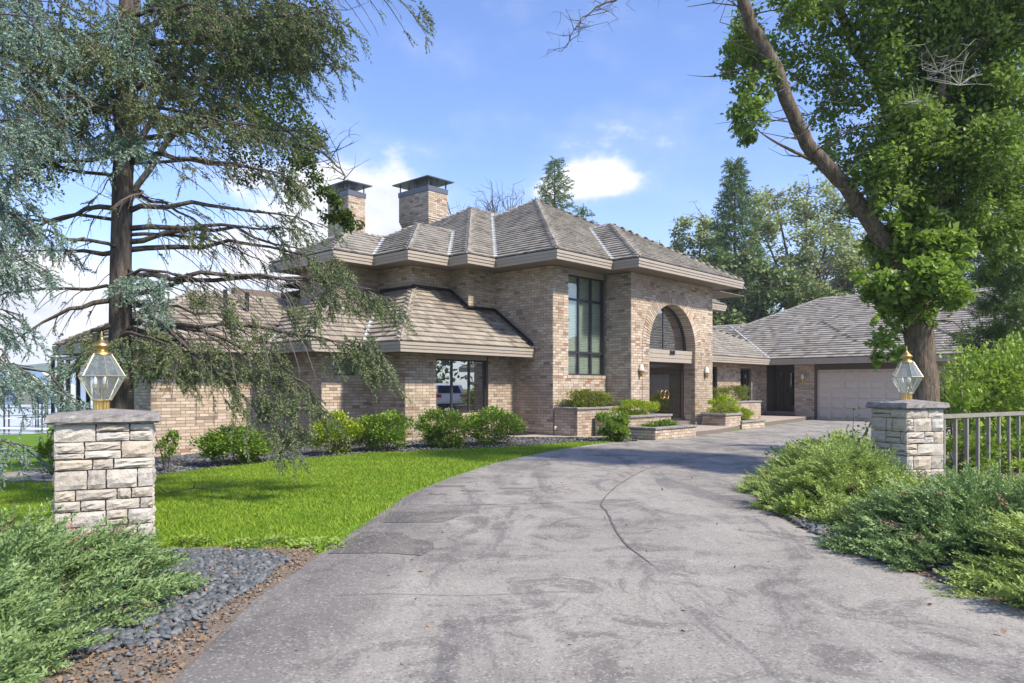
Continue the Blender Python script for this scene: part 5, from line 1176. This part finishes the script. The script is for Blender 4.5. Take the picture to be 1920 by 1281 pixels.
leaves('foliage', clusters(CO, 13.6, 1700, .45), .07, M['leaf_oak'], oak, leaf_s(.4), kind='stuff')

# cedar at the right edge
ced = empty('cedar_tree', (0, 0, 0), 0, 'dark feathery cedar at the right frame edge in front of the garage roof', 'cedar tree'); m = MB()
CE = pt(1945, 740, 15.5); m.tube([(CE[0], CE[1], -.2), (CE[0], CE[1], 3), (CE[0] + .1, CE[1], 7)], [.2, .14, .05], 9)
P_, D_ = [], []
for (bx, by, Yb) in ((1795, 642, 14.5), (1800, 700, 14.6), (1835, 580, 14.6), (1815, 665, 14.8), (1840, 520, 14.8), (1850, 460, 15), (1860, 420, 15), (1800, 740, 14.4), (1830, 760, 14.6), (1870, 620, 14.4), (1880, 540, 14.4), (1875, 700, 14.2), (1890, 460, 14.5), (1890, 380, 14.5), (1900, 660, 14), (1905, 580, 14), (1910, 500, 14), (1860, 350, 15.5), (1900, 330, 15.5)):
    e = pt(bx, by, Yb); s0 = np.array([CE[0], CE[1], max(e[2] - .5 + random.uniform(-.3, .3), .8)]); q = smooth_path([s0, s0 * .5 + e * .5 + (0, 0, .25), e], 12); m.tube(q, np.linspace(.05, .01, len(q)), 5)
    for t in range(340):
        u_ = random.random() ** .7; p = q[int(u_ * (len(q) - 1))] + RNG.normal(0, .17, 3) * (1.1 - .6 * u_); P_.append(p); D_.append((e - s0) / np.linalg.norm(e - s0) * .9 + RNG.normal(0, .6, 3) + (0, 0, .2))
m.build('trunk', M['bark_far'], ced, smooth=True); shoots('foliage', P_, D_, RNG.uniform(.14, .3, len(P_)), M['cedar'], ced, SPR_C, kind='stuff')

# background trees
def far_conifer(label, px_, ptop, Yb, hw, n, zb=0):
    top = pt(px_, ptop, Yb); X = top[0]; H = top[2]; o = empty('spruce_tree', (X, Yb, 0), 0, label, 'spruce tree', 'spruces beyond the roofs'); m = MB().tube([(0, 0, -1), (0, 0, H * .6), (0, 0, H)], [.22, .12, .02], 7)
    P_, D_ = [], []; nb = int(H * 9)
    for i in range(nb):
        z = H * (.12 + .88 * i / nb); R_ = hw * (1 - z / H) ** .85 * random.uniform(.55, 1.15) + .10; a = i * 2.4; e = np.array([R_ * math.cos(a), R_ * math.sin(a), z - R_ * .18]); m.tube([(0, 0, z), e * .6 + (0, 0, z * .4 + .05 * R_), e], [.03, .02, .008], 3, False)
        k_ = max(3, int(n / nb * (.3 + R_ / hw)))
        for _ in range(k_): u_ = random.random() ** .6; P_.append(np.array([0, 0, z]) * (1 - u_) + e * u_ + RNG.normal(0, .11, 3)); D_.append(e * (1, 1, 0) / R_ + RNG.normal(0, .5, 3) + (0, 0, -.2))
    m.build('trunk', M['bark_far'], o); shoots('foliage', P_, D_, RNG.uniform(.35, .75, len(P_)), M['cedar'], o, SPR_LOW, kind='stuff')
far_conifer('tall spruce rising between the house roof and the pale trees', 1378, 300, 50, 3.9, 6000)
far_conifer('spruce top showing above the main roof ridge', 1040, 300, 48, 3.4, 3400)
far_conifer('small spruce tip just right of the taller one over the ridge', 1094, 386, 48, 2.4, 1500)
def far_tree(label, X, Yb, H, clumps, n, mat, bare=0, lsize=.20, trunk=.3, name='leafy_tree', grp='leafy trees beyond the garage'):
    """clumps: (dx, z, rx, rz)"""
    o = empty(name, (X, Yb, 0), 0, label, 'tree', grp); m = MB(); tw = MB(); tr_ = [(0, 0, -.8), (.1, 0, H * .22), (-.1, 0.1, H * .42)]; m.tube(tr_, [trunk, trunk * .8, trunk * .6], 8); P_ = []
    for dx, z, rx, rz in clumps:
        dy = random.uniform(-.5, .5) * rx; q = smooth_path([tr_[1 if z < H * .6 else 2], (dx * .45, dy * .4, z * .6 + H * .12), (dx * .85, dy, z), (dx * 1.1, dy, z + rz * .7)], 12); m.tube(q, np.linspace(trunk * .42, .03, len(q)), 5); twigs(tw, q[4:], 9 + bare, max(rx, rz) * .62, .035, 0, 2)
        P_.append(clumpy((dx, dy, z), (rx * 1.15, rx * 1.15, rz * 1.15), int(n * 3.4 * rx * rz), max(10, int(rx * rz * 5)), .36, .1))
    m.build('trunk', M['bark_far'], o, smooth=True); tw.build('twigs', M['bark_far'], o, kind='stuff'); P_ = np.concatenate(P_)
    if n: leaves('foliage', P_, lsize, M[mat], o, leaf_s(.5), kind='stuff')
X_ = lambda px_, Y: (px_ - 960) / FPX * Y
far_tree('pale airy green tree crown left of the tall spruce', X_(1300, 56), 56, 13, [(-1.3, 12, 1.6, 1.5), (.6, 13.2, 1.7, 1.4), (0, 10.2, 2.2, 1.7), (1.9, 11.2, 1.6, 1.9), (-.5, 8, 2.3, 1.6), (2.2, 8.5, 1.8, 1.8)], 200, 'leaf_far', 0, .22)
far_tree('wide pale tree with many grey bare branches behind the garage', X_(1505, 54), 54, 15.5, [(-2, 14.4, 1.9, 1.6), (.6, 15, 2.1, 1.6), (2.6, 13.6, 1.7, 1.6), (-3, 12.2, 1.5, 1.6), (0, 12, 2.2, 1.7), (3, 11, 2.0, 1.7), (-1.5, 9.5, 2, 1.6), (1.5, 9.2, 2, 1.5), (-3.2, 9.6, 1.8, 1.6), (3.6, 8.8, 1.9, 1.6)], 150, 'leaf_far', 10, .22)
far_tree('dark trunked tree with leaning limbs above the garage roof', X_(1392, 46), 46, 10, [(-1.2, 7.2, 1.5, 1.4), (.4, 9, 1.6, 1.3), (1.8, 7.6, 1.5, 1.2), (3.5, 7.3, 1.8, 1.1), (-1.5, 5.6, 1.5, 1.1), (5.5, 6.6, 1.6, 1.0), (1, 6, 1.4, 1)], 150, 'leaf_far_dark', 6, .26, .26)
far_tree('brownish half bare tree behind the middle of the garage roof', X_(1570, 52), 52, 10, [(-1, 9, 1.8, 1.3), (1.5, 9.4, 1.9, 1.4), (-2.6, 8, 1.5, 1.1), (3, 8.2, 1.8, 1.2), (0, 7.5, 2, 1)], 90, 'leaf_far', 26, .24)
for i, (px_, Yb, H) in enumerate(((1640, 58, 15), (1745, 50, 11), (1835, 48, 12), (1930, 45, 13), (1460, 66, 10), (1350, 70, 11))):
    far_tree(['green tree behind the fork of the vine covered tree', 'green tree behind the right end of the garage roof', 'dense tree behind the second garage roof', 'dense green tree at the far right edge behind the cedar', 'distant dark green tree filling the gap over the garage ridge', 'distant dark green tree beyond the spruce'][i], X_(px_, Yb), Yb, H,
             [(-1.8, H * .8, 2, 1.7), (1.2, H * .88, 2.1, 1.7), (0, H * .62, 2.6, 1.8), (2.6, H * .66, 1.8, 1.7), (-2.7, H * .55, 1.8, 1.6), (0, H * .4, 2.6, 1.5)], 130, 'leaf_far_dark' if i != 0 else 'leaf_far')
# bare branch tips behind the chimney
for lab, px_, H in (('bare leafless branch tips behind the main roof, left of the spruce top', 960, 14.8), ('bare leafless twigs rising right of the brick chimney', 895, 14.6)):
    o = empty('bare_tree', (X_(px_, 50), 50, 0), 0, lab, 'tree', 'bare trees behind the roof'); m = MB(); m.tube([(0, 0, 0), (0, 0, H * .7)], [.25, .1], 7).build('trunk', M['bark_far'], o)
    tw = MB(); twigs(tw, [np.array([random.uniform(-2, 2), 0, z]) * (1, 1, 1) for z in np.linspace(H * .72, H * .88, 10)], 34, 2.0, .03, -.5, 2, (0, 0, .8)); tw.build('twigs', M['bark_far'], o, kind='stuff')
# trees outside the right frame edge, seen in the window reflections
for i, (X, Y, H, mt) in enumerate(((37, 9, 12, 'leaf_far_dark'), (38, 20, 13, 'leaf_far_dark'), (38, 32, 12, 'leaf_far_dark'), (30, -2, 12, 'leaf_far_dark'), (38, 26, 11, 'leaf_far_dark'), (38, 14, 11, 'leaf_far_dark'))):
    cl = [(-1.6, H * .8, 1.8, 1.3), (1.2, H * .86, 2.0, 1.4), (0, H * .66, 2.2, 1.3), (2.4, H * .68, 1.8, 1.3), (-2.4, H * .62, 1.6, 1.1)] + ([] if i < 0 else [(-1.5, H * .42, 2.2, 1.6), (1.5, H * .4, 2.2, 1.6), (0, H * .22, 2.8, 1.4), (-2.2, 1.6, 1.5, 1.2), (2.2, 1.6, 1.6, 1.2)])
    far_tree(['tree across the road in the window reflection', 'tall tree across the road in line with the parked car', 'tree across the road beyond the garage', 'tree across the road right of the camera', 'tree across the road right of the one in line with the parked car', 'tree across the road left of the one in line with the parked car'][i], X, Y, H, cl,
             34 if i < 0 else 14, mt, 0, .2 if i < 0 else .5, .25, grp='trees outside the frame')

# ------------------------------------------------------------------ car (seen mirrored in the triple window), boat canopies, small things
car = empty('parked_suv', (22.2, 20.6, 0), math.radians(-22), 'white sport utility car parked off to the right, mirrored in the triple window', 'car')
prof = [(-2.35, .45), (-2.40, .75), (-2.30, 1.05), (-2.12, 1.20), (-1.85, 1.62), (-1.5, 1.74), (.2, 1.74), (.75, 1.60), (1.35, 1.16), (2.1, 1.02), (2.38, .85), (2.42, .5), (2.3, .32), (-2.2, .32)]
m = MB(); sec = [(-.93, .0), (-.96, .06), (.96, .06), (.93, .0)]
for i, (yy, ins) in enumerate(((-.90, .05), (-.96, 0), (.96, 0), (.90, .05))):
    for x, z in prof: k_ = max(0, (z - 1.1)) * .35; m.v.append((x * (1 - ins * .1), yy * (1 - k_ * .55), z - ins * .3))
n = len(prof); m.f = [(i * n + j, i * n + (j + 1) % n, (i + 1) * n + (j + 1) % n, (i + 1) * n + j) for i in range(3) for j in range(n)] + [tuple(range(n))[::-1], tuple(3 * n + j for j in range(n))]
m.build('body', M['paint_white'], car)
for sg in (-1, 1):
    g = MB().add([(-1.75, sg * .925, 1.15), (.95, sg * .925, 1.15), (.35, sg * .80, 1.62), (-1.5, sg * .80, 1.62), (-1.75, sg * .87, 1.15), (.95, sg * .87, 1.15), (.35, sg * .74, 1.62), (-1.5, sg * .74, 1.62)], MB.BF); g.build('side_window', M['car_glass'], car)
    for x in (-1.42, 1.42):
        wmesh = MB().tube([(x, sg * .72, .36), (x, sg * .98, .36)], .37, 20).build('wheel', M['tyre'], car); MB().tube([(x, sg * .97, .36), (x, sg * 1.0, .36)], .23, 14).build('rim', M['alloy'], wmesh)
    MB().box(-2.42, -2.1, sg * .62, sg * .95, .92, 1.10).build('tail_light', M['tail_red'], car)
MB().add([(-2.20, -.72, 1.18), (-2.20, .72, 1.18), (-1.90, .62, 1.60), (-1.90, -.62, 1.60), (-2.1, -.72, 1.16), (-2.1, .72, 1.16), (-1.8, .62, 1.58), (-1.8, -.62, 1.58)], MB.BF).build('rear_window', M['car_glass'], car)
MB().box(-2.46, -2.2, -.85, .85, .32, .56).build('bumper', M['tyre'], car)
def canopy(px_, Yb, w_, L, label):
    X = X_(px_, Yb); zb = -1.5; o = empty('boat_canopy', (X, Yb, zb), -.25, label, 'boat canopy', 'striped boat lift canopies on the lake'); h = 3.1; m = MB()
    for x in np.linspace(-w_ / 2, w_ / 2, 2):
        for y in np.linspace(0, L, 4): MB().tube([(x, y, -.5), (x, y, h)], .05, 6).build('post', M['frame'], o)
    for z in (.9, 1.5): m.tube([(-w_ / 2, 0, z), (w_ / 2, 0, z)], .015, 5).tube([(w_ / 2, 0, z), (w_ / 2, L, z)], .03, 5).tube([(-w_ / 2, 0, z), (-w_ / 2, L, z)], .03, 5)
    for y in np.linspace(0, L, 6): m.tube([(-w_ / 2, y, h), (0, y, h + .95), (w_ / 2, y, h)], .03, 5)
    m.build('frame', M['white'], o); ns = 7
    for i in range(ns):
        y0, y1 = L * i / ns, L * (i + 1) / ns; c = MB()
        c.add([(-w_ / 2 - .1, y0, h - 1.3), (-w_ / 2 - .05, y0, h), (0, y0, h + 1), (w_ / 2 + .05, y0, h), (w_ / 2 + .1, y0, h - 1.3), (-w_ / 2 - .1, y1, h - 1.3), (-w_ / 2 - .05, y1, h), (0, y1, h + 1), (w_ / 2 + .05, y1, h), (w_ / 2 + .1, y1, h - 1.3)], [(j, j + 1, j + 6, j + 5) for j in range(4)])
        c.build('canvas_stripe', M['canvas_blue' if i % 2 == 0 else 'canvas_cream'], o)
canopy(48, 50, 3.6, 8, 'blue and cream striped boat canopy nearer the house on the lake'); canopy(-20, 52, 3.4, 8, 'blue and cream striped boat canopy cut by the left frame edge')
dk = empty('dock', (X_(20, 51), 50, -1.2), -.25, 'pale wooden dock running out beside the boat canopies', 'dock')
for i in range(14): MB().box(-6 + i * .9, -5.15 + i * .9, -1.3, -.3, 0, .06).build('plank', M['white'], dk)
fb = empty('fallen_branch', (-4.55, 10.9, float(ground(-4.55, 10.9)) + .01), .3, 'dark bare twig lying on the lawn right of the left pillar', 'branch'); m = MB()
for q in (((-.45, 0, 0), (-.1, .05, .06), (.2, 0, .03), (.5, .1, .16)), ((-.1, .05, .05), (-.05, -.1, .16), (-.15, -.2, .22)), ((.15, 0, .03), (.3, -.1, .02), (.42, -.25, .05)), ((.05, 0, .04), (0, .12, .18)), ((-.45, 0, 0), (-.6, .1, .12))): m.tube(q, np.linspace(.008, .003, len(q)), 5)
m.build('twig', M['bark_spruce'], fb)
mt_ = MB().box(-.42, .42, -.3, .3, 0, .03).build('door_mat', M['black'], label='black mat on the paving at the inner corner right of the triple window', category=None) if False else None
o = MB().box(-.42, .42, -.28, .28, 0, .035).box(-.38, .38, -.24, .24, .035, .05).build('door_mat', M['black']); o.location = (*W(16.7, 15.1), .06); o.rotation_euler = (0, 0, math.pi / 2 - TH); tag(o, 'black mat on the paving in the corner right of the triple window', 'mat')
o = MB().box(-.9, .9, -.35, .35, 0, .03).build('door_mat', M['black']); o.location = (*W(34.4, 14.8), .16); o.rotation_euler = (0, 0, -TH); tag(o, 'black mat in front of the dark side door', 'mat')
o = MB().tube([(0, 0, 0), (-.12, 0, 0)], .03, 8).tube([(-.1, 0, .02), (-.1, 0, -.06)], .018, 6).build('hose_tap', M['white'], house); o.location = (17.17, 14.0, .3)
# loose leaves and twigs on the asphalt
P_ = np.stack([RNG.uniform(-1.2, 3.6, 70), RNG.uniform(3.7, 12, 70), np.full(70, .022)], -1); leaves('fallen_leaves', P_, .04, M['dead'], None, leaf_s(.4), kind='stuff')
# dry litter on the bare soil beside the asphalt, clover at the lawn corner
P_ = np.concatenate([np.stack([RNG.uniform(-2.6, -1.55, 5000), RNG.uniform(2.6, 6.9, 5000)], -1), np.stack([RNG.uniform(2.9, 4.6, 6000), RNG.uniform(4.2, 11.5, 6000)], -1)]); P_ = P_[(inpoly(P_, BED_LEFT) | inpoly(P_ - (.03, 0), BED_RIGHT))]
leaves('dry_litter', np.column_stack([P_, np.full(len(P_), .022)]), .028, M['dead'], None, leaf_s(.35), kind='stuff')
for lab, X, Y, r in (('low clover at the lawn corner nearest the asphalt', -1.75, 6.75, .30), ('low clover along the lawn edge behind the slate stones', -2.35, 6.85, .34), ('small clover tuft on the lawn edge beside the gravel', -3.0, 6.9, .22)): bush('clover_patch', lab, 'clover', X, Y, r, .07, 700, M['weed'], .032, 'clover at the lawn edge', stems=2)
# edging ring and low stones by the patio
er = MB(); er.tube([(-8.35 + .5 * math.cos(t), 13.9 + .35 * math.sin(t), float(ground(-8.35, 13.9)) + .04) for t in np.linspace(0, 6.28, 25)], .03, 5, False); er.build('bed_edging', M['concrete'], kind='structure')

# light summer haze over the lake
hz = MB().box(-900, 420, -15, 800, -3.2, 42).build('haze', None, kind='stuff')
hm_ = bpy.data.materials.new('haze'); hm_.use_nodes = True; t_ = NT(hm_.node_tree); vo_ = t_.n('ShaderNodeVolumePrincipled'); vo_.inputs['Color'].default_value = (.86, .91, 1, 1); vo_.inputs['Density'].default_value = .0006; vo_.inputs['Anisotropy'].default_value = .2
ou_ = t_.n('ShaderNodeOutputMaterial'); t_.l(vo_.outputs[0], ou_.inputs['Volume']); hz.data.materials.append(hm_)
